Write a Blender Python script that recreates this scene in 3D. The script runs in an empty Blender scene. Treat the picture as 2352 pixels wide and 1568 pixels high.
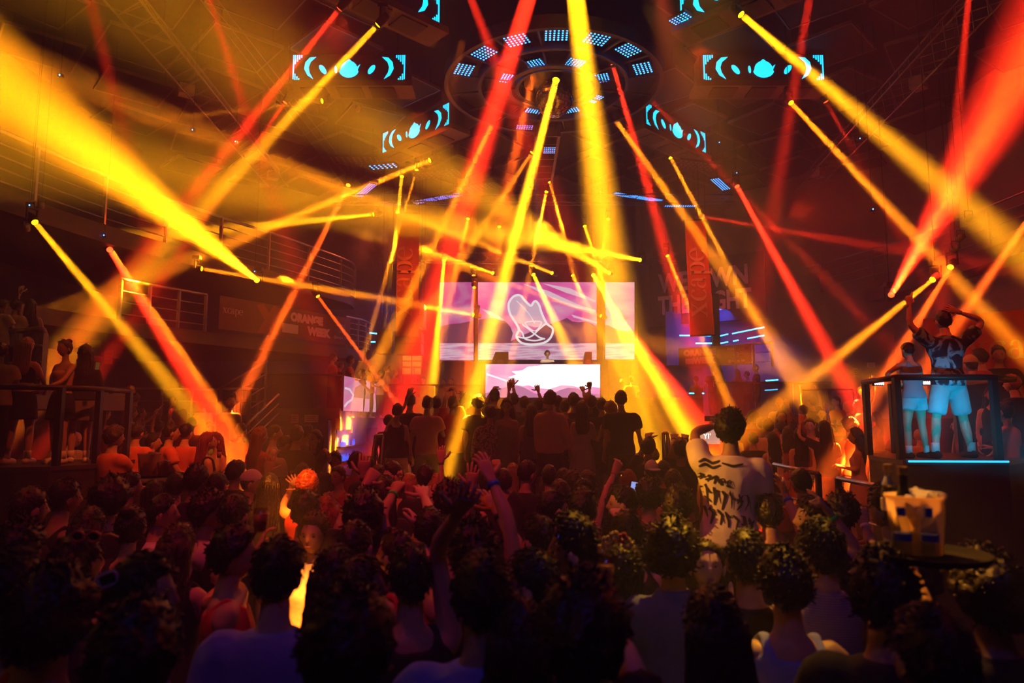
import bpy, math, random
import numpy as np
from mathutils import Vector, Matrix, noise as mnoise
random.seed(7)
PI = math.pi
SC = bpy.context.scene
COL = SC.collection

# ------------------------------------------------------------------ camera, world, exposure, wash lights
F, CX, CY, HC, PITCH = 1568.0, 1176.0, 784.0, 2.26, math.radians(6.4)
cd = bpy.data.cameras.new('camera'); CAM = bpy.data.objects.new('camera', cd); COL.objects.link(CAM)
cd.sensor_width = 36; cd.lens = 24; cd.clip_end = 200
CAM.location = (0, 0, HC); CAM.rotation_euler = (PI / 2 + PITCH, 0, 0)
cd.dof.use_dof = True; cd.dof.focus_distance = 10.5; cd.dof.aperture_fstop = 1.7
SC.camera = CAM
SC.view_settings.view_transform = 'Standard'; SC.view_settings.look = 'None'
SC.view_settings.exposure = 0.0; SC.view_settings.gamma = 1.0; SC.view_settings.use_curve_mapping = False
W = bpy.data.worlds.new('night'); SC.world = W; W.use_nodes = True
W.node_tree.nodes['Background'].inputs['Color'].default_value = (0, 0, 0, 1)
W.node_tree.nodes['Background'].inputs['Strength'].default_value = 0.0
HAZE = 0.02
SC.cycles.max_bounces = 4; SC.cycles.diffuse_bounces = 2; SC.cycles.glossy_bounces = 2; SC.cycles.transmission_bounces = 3; SC.cycles.transparent_max_bounces = 8; SC.cycles.volume_bounces = 0
SC.cycles.volume_step_rate = 2.5; SC.cycles.volume_max_steps = 48; SC.cycles.adaptive_threshold = .04

FW = np.array([0, math.cos(PITCH), math.sin(PITCH)]); UP = np.array([0, -math.sin(PITCH), math.cos(PITCH)])
def ray(px, py):
    return FW + np.array([1.0, 0, 0]) * ((px - CX) / F) + UP * ((CY - py) / F)
def at(px, py, Y):                      # the point of the place seen at a pixel, Y metres in front of the camera
    r = ray(px, py); p = r * (Y / r[1]); p[2] += HC; return p
def atz(px, py, z):                     # the same at a known height
    r = ray(px, py); p = r * ((z - HC) / r[2]); p[2] += HC; return p

def lamp(kind, loc, target, energy, color, size=0.2, angle=60, blend=0.6):      # SPOT: an added lamp disc with a limited spread, no fixture built
    if kind == 'SPOT': energy *= (1 - math.cos(math.radians(angle) / 2)) * .2; size *= 1.5; angle *= 1.25
    L = bpy.data.lights.new('wash_lamp', 'AREA'); L.energy = energy; L.color = color; L.shape = 'DISK'; L.size = size; L.spread = math.radians(angle)
    o = bpy.data.objects.new(L.name, L); COL.objects.link(o); o.location = Vector(loc)
    o.rotation_euler = (Vector(target) - Vector(loc)).to_track_quat('-Z', 'Y').to_euler()
    return o
ORANGE, AMBER, RED, YEL = (1, .22, .015), (1, .42, .02), (1, .02, .006), (1, .6, .012)
WASH = [  # kind, from, to, watts, colour, size, cone
    ('SPOT', (-3.0, 24.5, 8.6), (-7.0, 14, 5.0), 1100, (1, .09, .004), .3, 80),      # red-orange wash left of the screens
    ('SPOT', (1.2, 25.5, 8.2), (-1.5, 14, 5.0), 900, (1, .1, .004), .3, 80),
    ('SPOT', (-2.5, 17.5, 10.4), (-3, 20, 5), 700, (1, .09, .004), .3, 110),
    ('SPOT', (8.5, 20, 8.5), (11.5, 10, 4), 900, (1, .03, .008), .3, 110),               # red wash on the right-hand wall
    ('SPOT', (0.5, 15, 10.2), (0.3, 6.5, 0.8), 2800, (1, .2, .01), .25, 60),        # ring wash over the dance floor, rims the heads
    ('SPOT', (-3.5, 13, 10.2), (-3.5, 7, 0.6), 1500, (1, .05, .008), .25, 65),
    ('SPOT', (4.0, 14, 10.2), (4.5, 8, 0.8), 1300, (1, .08, .01), .25, 65),
    ('SPOT', (-1.6, 5.2, 8.5), (-5.2, 9.9, 1.2), 5500, (1, .1, .008), .2, 20),  # added to brighten the orange tees of the waiters
    ('SPOT', (0.5, -1.5, 8.5), (0.2, 3.2, 1.2), 300, (.1, .1, 1), .3, 55),  # dim blue wash from the rear
    ('SPOT', (3.9, 4.4, 1.75), (5.0, 8.1, 2.4), 1500, (.0, .6, 1), .06, 18),  # cyan spot on the dancers' podium
    ('SPOT', (-5.5, 3.6, 5.2), (1.45, 4.7, 1.8), 6500, (1, .34, .02), .12, 8),   # warm spot on the man in the white tee
    ('SPOT', (-.8, .4, 7.0), (-1.23, 4.0, 1.27), 60000, (1, .2, .01), .1, 4),   # orange spot added to brighten the woman's pale top
    ('SPOT', (-1.4, 3.2, 9.5), (-2.0, 6.2, 1.62), 50000, (1, .2, .008), .12, 4.5),   # hot spot on the clasped hands
    ('SPOT', (1.7, 5.3, 7.0), (.72, 2.95, 1.35), 6500, (1, .45, .02), .12, 12),   # yellow spot on the right front rows
    ('SPOT', (-2.0, 2.2, 9.8), (-.9, 5.8, 1.3), 3800, (1, .035, .008), .2, 34),   # red wash left of centre
    ('SPOT', (3.0, 4.0, 9.6), (5.6, 11, 1.2), 3200, (1, .06, .01), .2, 34),   # red wash on the right terrace
]
for k, a, b, e, c, s, ang in WASH: lamp(k, a, b, e, c, s, ang)

# ------------------------------------------------------------------ materials (all procedural)
MATS = {}
def mat(name, col, rough=.6, metal=0., var=.25, scale=6., bump=0., trans=0., spec=.4):
    if name in MATS: return MATS[name]
    m = bpy.data.materials.new(name); m.use_nodes = True; nt = m.node_tree; b = nt.nodes['Principled BSDF']
    b.inputs['Roughness'].default_value = rough; b.inputs['Metallic'].default_value = metal
    b.inputs['Transmission Weight'].default_value = trans; b.inputs['Specular IOR Level'].default_value = spec
    tc = nt.nodes.new('ShaderNodeTexCoord'); nz = nt.nodes.new('ShaderNodeTexNoise'); nz.inputs['Scale'].default_value = scale; nz.inputs['Detail'].default_value = 3
    nt.links.new(tc.outputs['Object'], nz.inputs['Vector'])
    mx = nt.nodes.new('ShaderNodeMix'); mx.data_type = 'RGBA'
    mx.inputs[6].default_value = (*[c * (1 - var) for c in col], 1); mx.inputs[7].default_value = (*[min(1, c * (1 + var)) for c in col], 1)
    nt.links.new(nz.outputs['Fac'], mx.inputs[0]); nt.links.new(mx.outputs[2], b.inputs['Base Color'])
    if bump:
        bp = nt.nodes.new('ShaderNodeBump'); bp.inputs['Strength'].default_value = bump; bp.inputs['Distance'].default_value = .02
        nt.links.new(nz.outputs['Fac'], bp.inputs['Height']); nt.links.new(bp.outputs['Normal'], b.inputs['Normal'])
    MATS[name] = m; return m
def emit(name, col, strength):
    if name in MATS: return MATS[name]
    m = bpy.data.materials.new(name); m.use_nodes = True; nt = m.node_tree; nt.nodes.clear()
    o = nt.nodes.new('ShaderNodeOutputMaterial'); e = nt.nodes.new('ShaderNodeEmission')
    e.inputs['Color'].default_value = (*col, 1); e.inputs['Strength'].default_value = strength
    nt.links.new(e.outputs[0], o.inputs['Surface']); MATS[name] = m; return m
def mglass(name, col, rough=.05):
    if name in MATS: return MATS[name]
    m = bpy.data.materials.new(name); m.use_nodes = True; nt = m.node_tree; nt.nodes.clear()
    o = nt.nodes.new('ShaderNodeOutputMaterial'); t = nt.nodes.new('ShaderNodeBsdfTransparent'); g = nt.nodes.new('ShaderNodeBsdfGlossy'); x = nt.nodes.new('ShaderNodeMixShader'); 
    t.inputs[0].default_value = (*col, 1); g.inputs['Roughness'].default_value = rough; x.inputs[0].default_value = .09
    nt.links.new(t.outputs[0], x.inputs[1]); nt.links.new(g.outputs[0], x.inputs[2]); nt.links.new(x.outputs[0], o.inputs['Surface'])
    MATS[name] = m; return m
M_BLACK = mat('black_metal', (.018, .017, .017), .45, .3)
M_DARK = mat('dark_paint', (.03, .027, .026), .7)
M_STEEL = mat('steel_rail', (.42, .4, .38), .3, .9, .1)
M_TRUSS = mat('truss_aluminium', (.25, .24, .24), .4, .8, .1)
M_GREY = mat('grey_paint', (.16, .15, .15), .6)

# ------------------------------------------------------------------ mesh builder
def rot_to(d, up=(0, 0, 1)):
    d = np.array(d, float); d /= np.linalg.norm(d)
    u = np.array(up, float)
    if abs(d @ u) > .98: u = np.array([1., 0, 0]) if abs(d[0]) < .9 else np.array([0, 1., 0])
    x = np.cross(u, d); x /= np.linalg.norm(x); return x, np.cross(d, x), d
class MB:
    def __init__(s): s.V = []; s.Fc = []; s.MI = []; s.n = 0; s.mi = 0
    def add(s, v, f):
        s.V.append(np.asarray(v, float).reshape(-1, 3)); n = s.n
        s.Fc += [tuple(i + n for i in q) for q in f]; s.MI += [s.mi] * len(f); s.n += len(s.V[-1])
    def box(s, a, b, R=None, o=(0, 0, 0)):
        a, b = np.minimum(a, b), np.maximum(a, b)
        v = np.array([[(a, b)[i][0], (a, b)[j][1], (a, b)[k][2]] for i in (0, 1) for j in (0, 1) for k in (0, 1)], float)
        if R is not None: v = v @ np.array(R).T
        s.add(v + np.array(o), [(0, 1, 3, 2), (4, 6, 7, 5), (0, 4, 5, 1), (2, 3, 7, 6), (0, 2, 6, 4), (1, 5, 7, 3)])
    def rings(s, R, cap=True, closed=False):
        R = np.asarray(R, float); m, n = R.shape[:2]; f = []
        for i in range(m if closed else m - 1):
            for j in range(n):
                a, b = i * n + j, i * n + (j + 1) % n; c = ((i + 1) % m) * n
                f.append((a, b, c + (j + 1) % n, c + j))
        if cap and not closed: f += [tuple(range(n))[::-1], tuple((m - 1) * n + j for j in range(n))]
        s.add(R.reshape(-1, 3), f)
    def tube(s, P, r, n=8, cap=True, flat=None, closed=False, up=(0, 0, 1)):
        P = np.asarray(P, float); m = len(P); r = np.broadcast_to(np.asarray(r, float), (m,)); T = np.gradient(P, axis=0) if not closed else np.roll(P, -1, 0) - np.roll(P, 1, 0)
        a = np.linspace(0, 2 * PI, n, endpoint=False); out = []; x = None
        for i in range(m):
            d = T[i] / (np.linalg.norm(T[i]) + 1e-12)
            if x is None: x = rot_to(d, up)[0]
            x = x - d * (x @ d); x /= np.linalg.norm(x) + 1e-12; y = np.cross(d, x); k = 1 if flat is None else flat
            out.append(P[i] + r[i] * (np.outer(np.cos(a), x) + k * np.outer(np.sin(a), y)))
        s.rings(out, cap, closed)
    def ell(s, c, r, nu=14, nv=9, R=None):
        v = []; f = []
        for i in range(1, nv):
            t = PI * i / nv
            for j in range(nu):
                p = 2 * PI * j / nu; v.append((math.sin(t) * math.cos(p), math.sin(t) * math.sin(p), math.cos(t)))
        v += [(0, 0, 1), (0, 0, -1)]; k = (nv - 1) * nu
        for i in range(nv - 2):
            for j in range(nu): f.append((i * nu + j, (i + 1) * nu + j, (i + 1) * nu + (j + 1) % nu, i * nu + (j + 1) % nu))
        for j in range(nu): f += [(k, j, (j + 1) % nu), (k + 1, (nv - 2) * nu + (j + 1) % nu, (nv - 2) * nu + j)]
        v = np.array(v) * np.array(r)
        if R is not None: v = v @ np.array(R).T
        s.add(v + np.array(c), f)
    def lathe(s, prof, n=20, o=(0, 0, 0)):
        a = np.linspace(0, 2 * PI, n, endpoint=False)
        s.rings([np.stack([r * np.cos(a) + o[0], r * np.sin(a) + o[1], np.full(n, z + o[2])], 1) for r, z in prof])
    def poly(s, pts, thick, o, ax, ay, az):       # a flat outline in the plane (ax, ay) with thickness along az
        o, ax, ay, az = map(np.array, (o, ax, ay, az)); n = len(pts)
        A = np.array([o + ax * x + ay * y for x, y in pts]); s.add(np.concatenate([A, A + az * thick]),
            [tuple(range(n))[::-1], tuple(range(n, 2 * n))] + [(i, (i + 1) % n, n + (i + 1) % n, n + i) for i in range(n)])
    def mesh(s, name, mats, smooth=False):
        me = bpy.data.meshes.new(name); V = np.concatenate(s.V) if s.V else np.zeros((0, 3))
        me.from_pydata(V.tolist(), [], s.Fc)
        for m in (mats if isinstance(mats, (list, tuple)) else [mats]): me.materials.append(m)
        if any(s.MI): me.polygons.foreach_set('material_index', s.MI)
        if smooth: me.polygons.foreach_set('use_smooth', [True] * len(me.polygons))
        me.update(); return me
    def build(s, name, mats, parent=None, smooth=False, loc=None):
        return link(name, s.mesh(name, mats, smooth), parent, loc)
def link(name, data, parent=None, loc=None):
    o = bpy.data.objects.new(name, data); COL.objects.link(o)
    if parent is not None: o.parent = parent
    if loc is not None: o.location = Vector(loc)
    return o
def tag(o, label=None, cat=None, group=None, kind=None):
    if label: o['label'] = label
    if cat: o['category'] = cat
    if group: o['group'] = group
    if kind: o['kind'] = kind
    return o
def thing(name, label, cat, loc=(0, 0, 0), group=None, rz=0):
    o = link(name, None, None, loc); o.rotation_euler.z = rz; o.empty_display_size = .1
    return tag(o, label, cat, group)
def struct(name, mb, m, label=None): return tag(mb.build(name, m), label, None, None, 'structure')
def text_mesh(body, size, extrude=.004, offset=0., spacing=1.0, align='CENTER', shear=0.):
    c = bpy.data.curves.new('lettering', 'FONT'); c.body = body; c.size = size; c.extrude = extrude; c.offset = offset; c.space_character = spacing
    c.align_x = align; c.align_y = 'CENTER'; c.resolution_u = 4; c.shear = shear; c.space_line = .82
    o = bpy.data.objects.new('lettering', c); COL.objects.link(o); bpy.context.view_layer.update()
    me = bpy.data.meshes.new_from_object(o.evaluated_get(bpy.context.evaluated_depsgraph_get()))
    bpy.data.objects.remove(o); return me
def lettering(name, me, m, parent, o, ax, ay, sx=1., sy=1.):  # lay text on a plane: text x -> ax, text y -> ay
    ax = np.array(ax, float); ay = np.array(ay, float); ax /= np.linalg.norm(ax); ay /= np.linalg.norm(ay); az = np.cross(ax, ay)
    v = np.empty(len(me.vertices) * 3); me.vertices.foreach_get('co', v); v = v.reshape(-1, 3)
    w = np.array(o) + np.outer(v[:, 0] * sx, ax) + np.outer(v[:, 1] * sy, ay) + np.outer(v[:, 2], az)
    me.vertices.foreach_set('co', w.ravel()); me.materials.clear(); me.materials.append(m); me.update()
    return link(name, me, parent)
def serif_word(mb, o, ax, ay, az, hgt, th=.006):
    """the lower-case word 'xcape' in a bracketed serif face: strokes of varying width, x-height 1"""
    o, ax, ay, az = map(lambda q: np.array(q, float), (o, ax, ay, az)); K = hgt
    def stroke(pts, ws, x0):
        P = np.array(pts, float); T = np.gradient(P, axis=0); T /= np.linalg.norm(T, axis=1)[:, None]; N = np.stack([-T[:, 1], T[:, 0]], 1); w = np.array(ws, float)[:, None] / 2
        L, R = P + N * w, P - N * w; n = len(P)
        for i in range(n - 1):
            q = [R[i], R[i + 1], L[i + 1], L[i]]
            mb.poly([((x0 + a) * K, b * K) for a, b in q], th, o, ax, ay, az)
    def arc(cx, cy, rx, ry, a0, a1, w0, n=16):
        t = np.radians(np.linspace(a0, a1, n)); return [(cx + rx * math.cos(u), cy + ry * math.sin(u)) for u in t], [.05 + w0 * abs(math.cos(u)) ** 1.3 for u in t]
    x = 0.
    stroke([(.1, .97), (.78, .03)], [.2, .2], x); stroke([(.76, .97), (.1, .03)], [.07, .07], x)
    for a, b, y in ((-.02, .34, .97), (.54, .92, .97), (-.04, .32, .03), (.5, .94, .03)): stroke([(a, y), (b, y)], [.06, .06], x)
    x = 1.0
    stroke(*arc(.45, .5, .36, .48, 50, 318, .17), x); stroke([(.62, .9), (.7, .76)], [.16, .16], x)
    x = 1.82
    stroke([(.56, .06), (.56, .68)], [.17, .17], x); stroke(*arc(.36, .68, .2, .29, 0, 150, .1), x); stroke([(.16, .83), (.2, .7)], [.15, .15], x); stroke(*arc(.32, .28, .24, .26, 60, 340, .13), x); stroke([(.56, .1), (.68, .03), (.76, .1)], [.12, .08, .04], x)
    x = 2.66
    stroke([(.2, -.4), (.2, .95)], [.17, .17], x); stroke([(.02, -.4), (.42, -.4)], [.06, .06], x); stroke([(.02, .95), (.24, .95)], [.06, .06], x); stroke(*arc(.48, .5, .33, .47, 150, -150, .17), x)
    x = 3.62
    stroke(*arc(.42, .5, .36, .48, 0, 318, .15), x); stroke([(.08, .52), (.78, .52)], [.06, .06], x)
lamp('SPOT', (1.0, 4.6, 5.2), (1.42, 2.4, 1.9), 6000, (1, .36, .03), .1, 6)   # amber spot behind the raised tray
lamp('SPOT', (-1.0, 13, 9.8), (-3.35, 21.4, 6.6), 6000, (1, .16, .01), .1, 14)   # added to brighten the left hanging banner
lamp('SPOT', (2.5, 11, 10), (6.0, 20.5, 6.6), 9000, (1, .1, .03), .1, 20)   # added to brighten the right hanging banner and the slogan
lamp('SPOT', (.6, 17, 8.5), (1.25, 24.2, 4.3), 9000, (1, .7, .5), .08, 6)   # added to brighten the disc jockey
# ------------------------------------------------------------------ people
SKIN = [mat('skin_light', (.52, .33, .24), .5, var=.08), mat('skin_tan', (.42, .25, .17), .5, var=.08), mat('skin_olive', (.34, .2, .13), .5, var=.08)]
M_EYE = mat('eye', (.03, .025, .02), .2); M_LIP = mat('lips', (.35, .1, .09), .4)
HAIRM = {'k': mat('hair_black', (.008, .006, .005), .45, scale=40, bump=.6), 'b': mat('hair_brown', (.03, .016, .009), .45, scale=40, bump=.6),
         'l': mat('hair_light', (.32, .17, .07), .45, scale=40, bump=.6), 'r': mat('hair_red', (.2, .03, .012), .45, scale=40, bump=.6)}
CLOTH = dict(K=(.012, .012, .014), W=(.62, .6, .6), O=(.6, .16, .04), R=(.42, .04, .03), B=(.05, .06, .22), L=(.42, .3, .42), P=(.55, .25, .27), G=(.12, .11, .11), N=(.015, .018, .05),
             V=(.16, .15, .07), C=(.5, .42, .3), T=(.18, .42, .5), Y=(.6, .45, .12), U=(.2, .22, .55), D=(.05, .06, .09), M=(.16, .03, .05))  # T: cyan light painted into pale shorts; U: blue light into white tees
def cloth(k): return mat('cloth_' + k.lower(), CLOTH[k], .85, var=.2, scale=9, bump=.25)
def striped(name, a, b, freq, axis=0, rough=.85):
    if name in MATS: return MATS[name]
    m = mat(name, a, rough); nt = m.node_tree; bs = nt.nodes['Principled BSDF']; tc = nt.nodes.new('ShaderNodeTexCoord'); w = nt.nodes.new('ShaderNodeTexWave')
    w.bands_direction = 'XYZ'[axis]; w.inputs['Scale'].default_value = freq; w.inputs['Distortion'].default_value = .6; w.inputs['Detail Scale'].default_value = .5
    cr = nt.nodes.new('ShaderNodeValToRGB'); cr.color_ramp.elements[0].position = .45; cr.color_ramp.elements[1].position = .55
    cr.color_ramp.elements[0].color = (*a, 1); cr.color_ramp.elements[1].color = (*b, 1)
    nt.links.new(tc.outputs['Object'], w.inputs['Vector']); nt.links.new(w.outputs['Fac'], cr.inputs[0]); nt.links.new(cr.outputs[0], bs.inputs['Base Color']); return m
def blotchy(name, a, b, scale, lo=.45, hi=.55):
    if name in MATS: return MATS[name]
    m = mat(name, a, .85); nt = m.node_tree; bs = nt.nodes['Principled BSDF']; nz = [n for n in nt.nodes if n.type == 'TEX_NOISE'][0]; nz.inputs['Scale'].default_value = scale; nz.inputs['Distortion'].default_value = 1.5
    cr = nt.nodes.new('ShaderNodeValToRGB'); cr.color_ramp.elements[0].position = lo; cr.color_ramp.elements[1].position = hi
    cr.color_ramp.elements[0].color = (*a, 1); cr.color_ramp.elements[1].color = (*b, 1)
    nt.links.new(nz.outputs['Fac'], cr.inputs[0]); nt.links.new(cr.outputs[0], bs.inputs['Base Color']); return m

def sph(nu, nv):
    t = np.linspace(.02, PI - .02, nv)[:, None]; p = np.linspace(0, 2 * PI, nu, endpoint=False)[None]
    return np.sin(t) * np.sin(p), np.sin(t) * np.cos(p), np.cos(t) + 0 * p     # p=0 is the face (+y)
def g(x, s): return np.exp(-(x / s) ** 2)
def head_shape(X, Y, Z):
    low = np.clip(-Z, 0, 1); fr = np.clip(Y, 0, 1)
    x = X * .076 * (1 - .34 * low ** 1.4) * (1 - .05 * g(Z + .05, .25) * fr); y = Y * .095; z = Z * .12
    y = y + np.where(Y < 0, Y * .012 * (1 - low), 0) - np.where((Y < 0), -low * .035, 0)
    y += fr ** 3 * .012 * np.clip(low - .2, 0, 1)                               # chin
    y += g(X, .16) * fr * (.026 * g(Z + .2, .13) + .014 * g(Z + .02, .14))       # nose
    for s in (-1, 1): y -= .010 * g(X - s * .4, .17) * g(Z - .02, .11) * fr      # eye sockets
    y += .006 * g(Z - .2, .1) * fr * g(X, .6) + .007 * g(X, .28) * g(Z + .5, .09) * fr
    return x, y, z
HX, HY, HZ = sph(30, 26)
HEADV = np.stack(head_shape(HX, HY, HZ), -1)
def head_mb():
    b = MB(); b.rings(HEADV)
    for s in (-1, 1):
        b.ell((s * .079, -.008, -.012), (.012, .022, .034), 8, 6, R=[[1, .35 * s, 0], [-.35 * s, 1, .2], [0, 0, 1]])
        b.mi = 1; b.ell((s * .03, .081, .002), (.0115, .006, .0055), 8, 6); b.ell((s * .032, .087, .021), (.0165, .004, .0028), 8, 5); b.mi = 0
    b.mi = 2; b.ell((0, .0905, -.0625), (.022, .008, .008), 10, 6); b.mi = 0
    return b
HEAD = head_mb(); HEADPTS = np.concatenate(HEAD.V); 
def mask_hair(X, Y, Z, low_back=-.62, side=-.12, front=.62):
    az = np.abs(np.arctan2(X, Y))             # 0 front .. pi back
    line = np.interp(az, [0, .75, 1.15, 1.7, 2.2, PI], [front, front - .05, .25, side, low_back + .1, low_back])
    return np.clip((Z - line) / .12 + .5, 0, 1)
def nz3(P, sc, seed):
    return np.array([mnoise.noise((p[0] * sc + seed, p[1] * sc - seed, p[2] * sc)) for p in P.reshape(-1, 3)]).reshape(P.shape[:-1])
def hair_mb(style, seed, nl=0):
    """style: buzz short side(part) tall curly afro long straight wavy bun pony"""
    q = style in ('curly', 'afro', 'wavy'); nu, nv = (44, 30) if q else (30, 22)
    X, Y, Z = sph(nu, nv); P = np.stack(head_shape(X, Y, Z), -1); b = MB()
    th = dict(buzz=.008, short=.016, side=.019, tall=.018, curly=.03, afro=.05, long=.016, straight=.017, wavy=.03, bun=.014, pony=.014)[style]
    wom = style in ('long', 'straight', 'wavy', 'bun', 'pony')
    m = mask_hair(X, Y, Z, -.75 if wom else -.58, -.3 if wom else -.12, .66 if wom else .6)
    N = P / np.linalg.norm(P, axis=-1, keepdims=True); t = np.full(X.shape, th)
    if style == 'tall': t = t * .5 + .034 * np.clip(Z, 0, 1) ** 2 * (1 + .4 * Y)
    if style in ('short', 'side'): t = t * (.75 + .6 * np.clip(Z, 0, 1))
    t = t + nz3(P, 60 if q else 34, seed) * (.02 if style == 'afro' else .016 if q else .0075) + nz3(P, 18, seed + 3) * th * .3
    R = P + N * (t * m - .012 * (1 - m))[..., None]; b.rings(R)
    rr = random.Random(seed + 99); cr = unit((.25 * (seed % 3 - 1), -.45, 1))
    for _ in range(nl):                        # locks lying on (straight) or standing off (curly) the cap
        i, j = rr.randrange(1, nv - 1), rr.randrange(nu)
        if m[i, j] < .55: continue
        p, nn = R[i, j], N[i, j]; T = nn - cr; T = unit(T - nn * (nn @ T) + .001); jt = np.array([rr.uniform(-1, 1) for _ in range(3)])
        if q: d = unit(jt + nn * .2); L = rr.uniform(.012, .024); h = rr.uniform(.001, .008); r0 = .0048
        else: d = unit(T + jt * .22); L = rr.uniform(.022, .04); h = rr.uniform(-.001, .0025); r0 = .0036
        k = rr.uniform(-.6, .6); sd = np.cross(d, nn)
        b.tube([p - nn * .006, p + d * L * .45 + nn * (h + .003) + sd * k * L * .2, p + d * L * .8 + nn * h + sd * k * L * .5, p + d * L - nn * (.004 if not q else -.004) + sd * k * L * .6], [r0, r0 * .95, r0 * .6, r0 * .15], 5)
    if style in ('long', 'straight', 'wavy'):
        zs = [.06, .0, -.06, -.12, -.18, -.24, -.31, -.37, -.42]; L = .8 if seed % 3 == 0 else 1.
        rx = [.086, .094, .097, .1, .106, .112, .11, .1, .075]; ry = [.075, .078, .072, .062, .055, .05, .045, .038, .025]; cy = [-.035, -.04, -.047, -.058, -.07, -.085, -.095, -.1, -.1]
        a = np.linspace(0, 2 * PI, 28, endpoint=False); rw = []
        for i, z in enumerate(zs):
            k = 1 + (.1 if style == 'wavy' else .035) * np.array([mnoise.noise((math.cos(u) * 5, math.sin(u) * 5 + seed, z * (16 if style == 'wavy' else 3))) for u in a])
            if style == 'straight': k = k * .92
            rw.append(np.stack([np.cos(a) * rx[i] * k, cy[i] + np.sin(a) * ry[i] * k, np.full(28, z * L)], 1))
        b.rings(rw[::-1]); rg = random.Random(seed)
        for _ in range(nl // 4):
            a0 = rg.uniform(PI * 1.02, PI * 1.98); w = rg.uniform(.002, .012) * (1.6 if style == 'wavy' else .6); ph = rg.uniform(0, 6); zz = np.linspace(.04, rg.uniform(-.34, -.46), 9); zs_ = zs[::-1]
            pts = [(math.cos(a0) * (np.interp(z, zs_, rx[::-1]) + .004) + w * math.sin(z * 40 + ph), np.interp(z, zs_, cy[::-1]) + math.sin(a0) * (np.interp(z, zs_, ry[::-1]) + .004), z * L) for z in zz]
            b.tube(pts, [.004, .008, .008, .008, .008, .008, .007, .006, .002], 5)
    if style == 'bun': b.ell((0, -.075, .1), (.045, .045, .04), 12, 9)
    if style == 'pony': b.tube([(0, -.1, .06), (0, -.145, .05), (0, -.16, -.03), (0, -.15, -.14), (0, -.14, -.22)], [.02, .035, .036, .028, .008], 10)
    return b
# torso rings: z, centre y, half width, half depth   (1.75 m person)
TORSO_M = [(.80, 0, .14, .095), (.88, 0, .17, .115), (.97, 0, .167, .112), (1.08, .005, .15, .1), (1.2, .005, .163, .108), (1.31, 0, .183, .115), (1.385, -.01, .178, .1), (1.435, -.02, .13, .078), (1.47, -.02, .07, .06), (1.51, -.012, .056, .058), (1.58, .002, .054, .056)]
TORSO_F = [(.80, 0, .15, .1), (.88, -.01, .18, .12), (.97, -.005, .168, .108), (1.08, .005, .128, .088), (1.19, .008, .14, .1), (1.29, .014, .158, .115), (1.38, -.01, .15, .09), (1.43, -.02, .11, .07), (1.465, -.02, .058, .05), (1.51, -.012, .046, .05), (1.58, .002, .046, .05)]
ARM = dict(dn=((.16, 0, -1), (.1, .25, -1)), bend=((.25, .12, -1), (-.35, .9, .2)), low=((.2, .25, -1), (-.4, .8, -.3)), up=((.4, .15, .95), (-.05, .1, 1)), wide=((.75, .1, .6), (.3, .1, .95)), upb=((.85, .2, .35), (-.3, .2, .95)),
           fwd=((.25, .75, .35), (-.05, .6, .8)), head=((.9, .1, .4), (-.85, .05, .3)), hip=((.6, -.1, -.85), (-.75, .2, -.4)), mouth=((.3, .6, -.6), (-.45, .5, .85)), tray=((.35, .3, -.9), (-.1, .95, .35)), rail=((.2, .5, -.85), (-.25, .8, -.45)))
def unit(v): v = np.array(v, float); return v / (np.linalg.norm(v) + 1e-9)
FINGERS = [(.028, .068), (.009, .076), (-.010, .07), (-.027, .054)]
CURL = dict(open=(8, 14, 10), relax=(22, 32, 20), grip=(55, 75, 40), fist=(85, 95, 55))
def hand(b, w, d, n, thumb, kind, s=1.1):
    d = unit(d); n = unit(n - d * (n @ d)); t = unit(np.cross(d, n)) * thumb; n6 = 6
    R = []; a = np.linspace(0, 2 * PI, 10, endpoint=False)
    for u, rx, ry, off in ((-.03, .025, .02, 0), (.0, .027, .019, 0), (.025, .034, .018, .002), (.06, .042, .015, 0), (.092, .041, .011, -.002), (.1, .034, .007, -.002)):
        R.append(w + s * (d * u + np.outer(np.cos(a), t) * rx + np.outer(np.sin(a), n) * ry + n * off))
    b.rings(R)
    for i, (o, L) in enumerate(FINGERS):
        k = kind
        if kind == 'point': k = 'open' if i == 0 else 'fist'
        if kind == 'peace': k = 'open' if i < 2 else 'fist'
        c = np.radians(CURL[k]); spread = math.radians((10, 3, -5, -14)[i] * (1.3 if k == 'open' else .5) + (4 if kind == 'peace' and i == 0 else 0))
        p = w + s * (d * (.092 - .004 * i * (i > 1)) + t * o); ax = d * math.cos(spread) + t * math.sin(spread); ang = 0; P = [p - s * ax * .02, p]
        for q, fr in zip(c, (.45, .31, .24)):
            ang += q; p = p + s * L * fr * (ax * math.cos(ang) + n * math.sin(ang)); P.append(p)
        b.tube(P, np.array([.0095, .0095, .0085, .0078, .0055]) * s, n6)
    p = w + s * (d * .022 + t * .022); e = {'open': d * .65 + t * .8, 'relax': d * .8 + t * .5 + n * .35}.get(kind, d * .75 + t * .1 + n * .75)
    m = p + s * .042 * unit(d * .5 + t * .75 + n * .2); q = m + s * .034 * unit(e); b.tube([p, m, q, q + s * .024 * unit(e + d * .2)], np.array([.014, .0115, .01, .006]) * s, n6)

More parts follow.
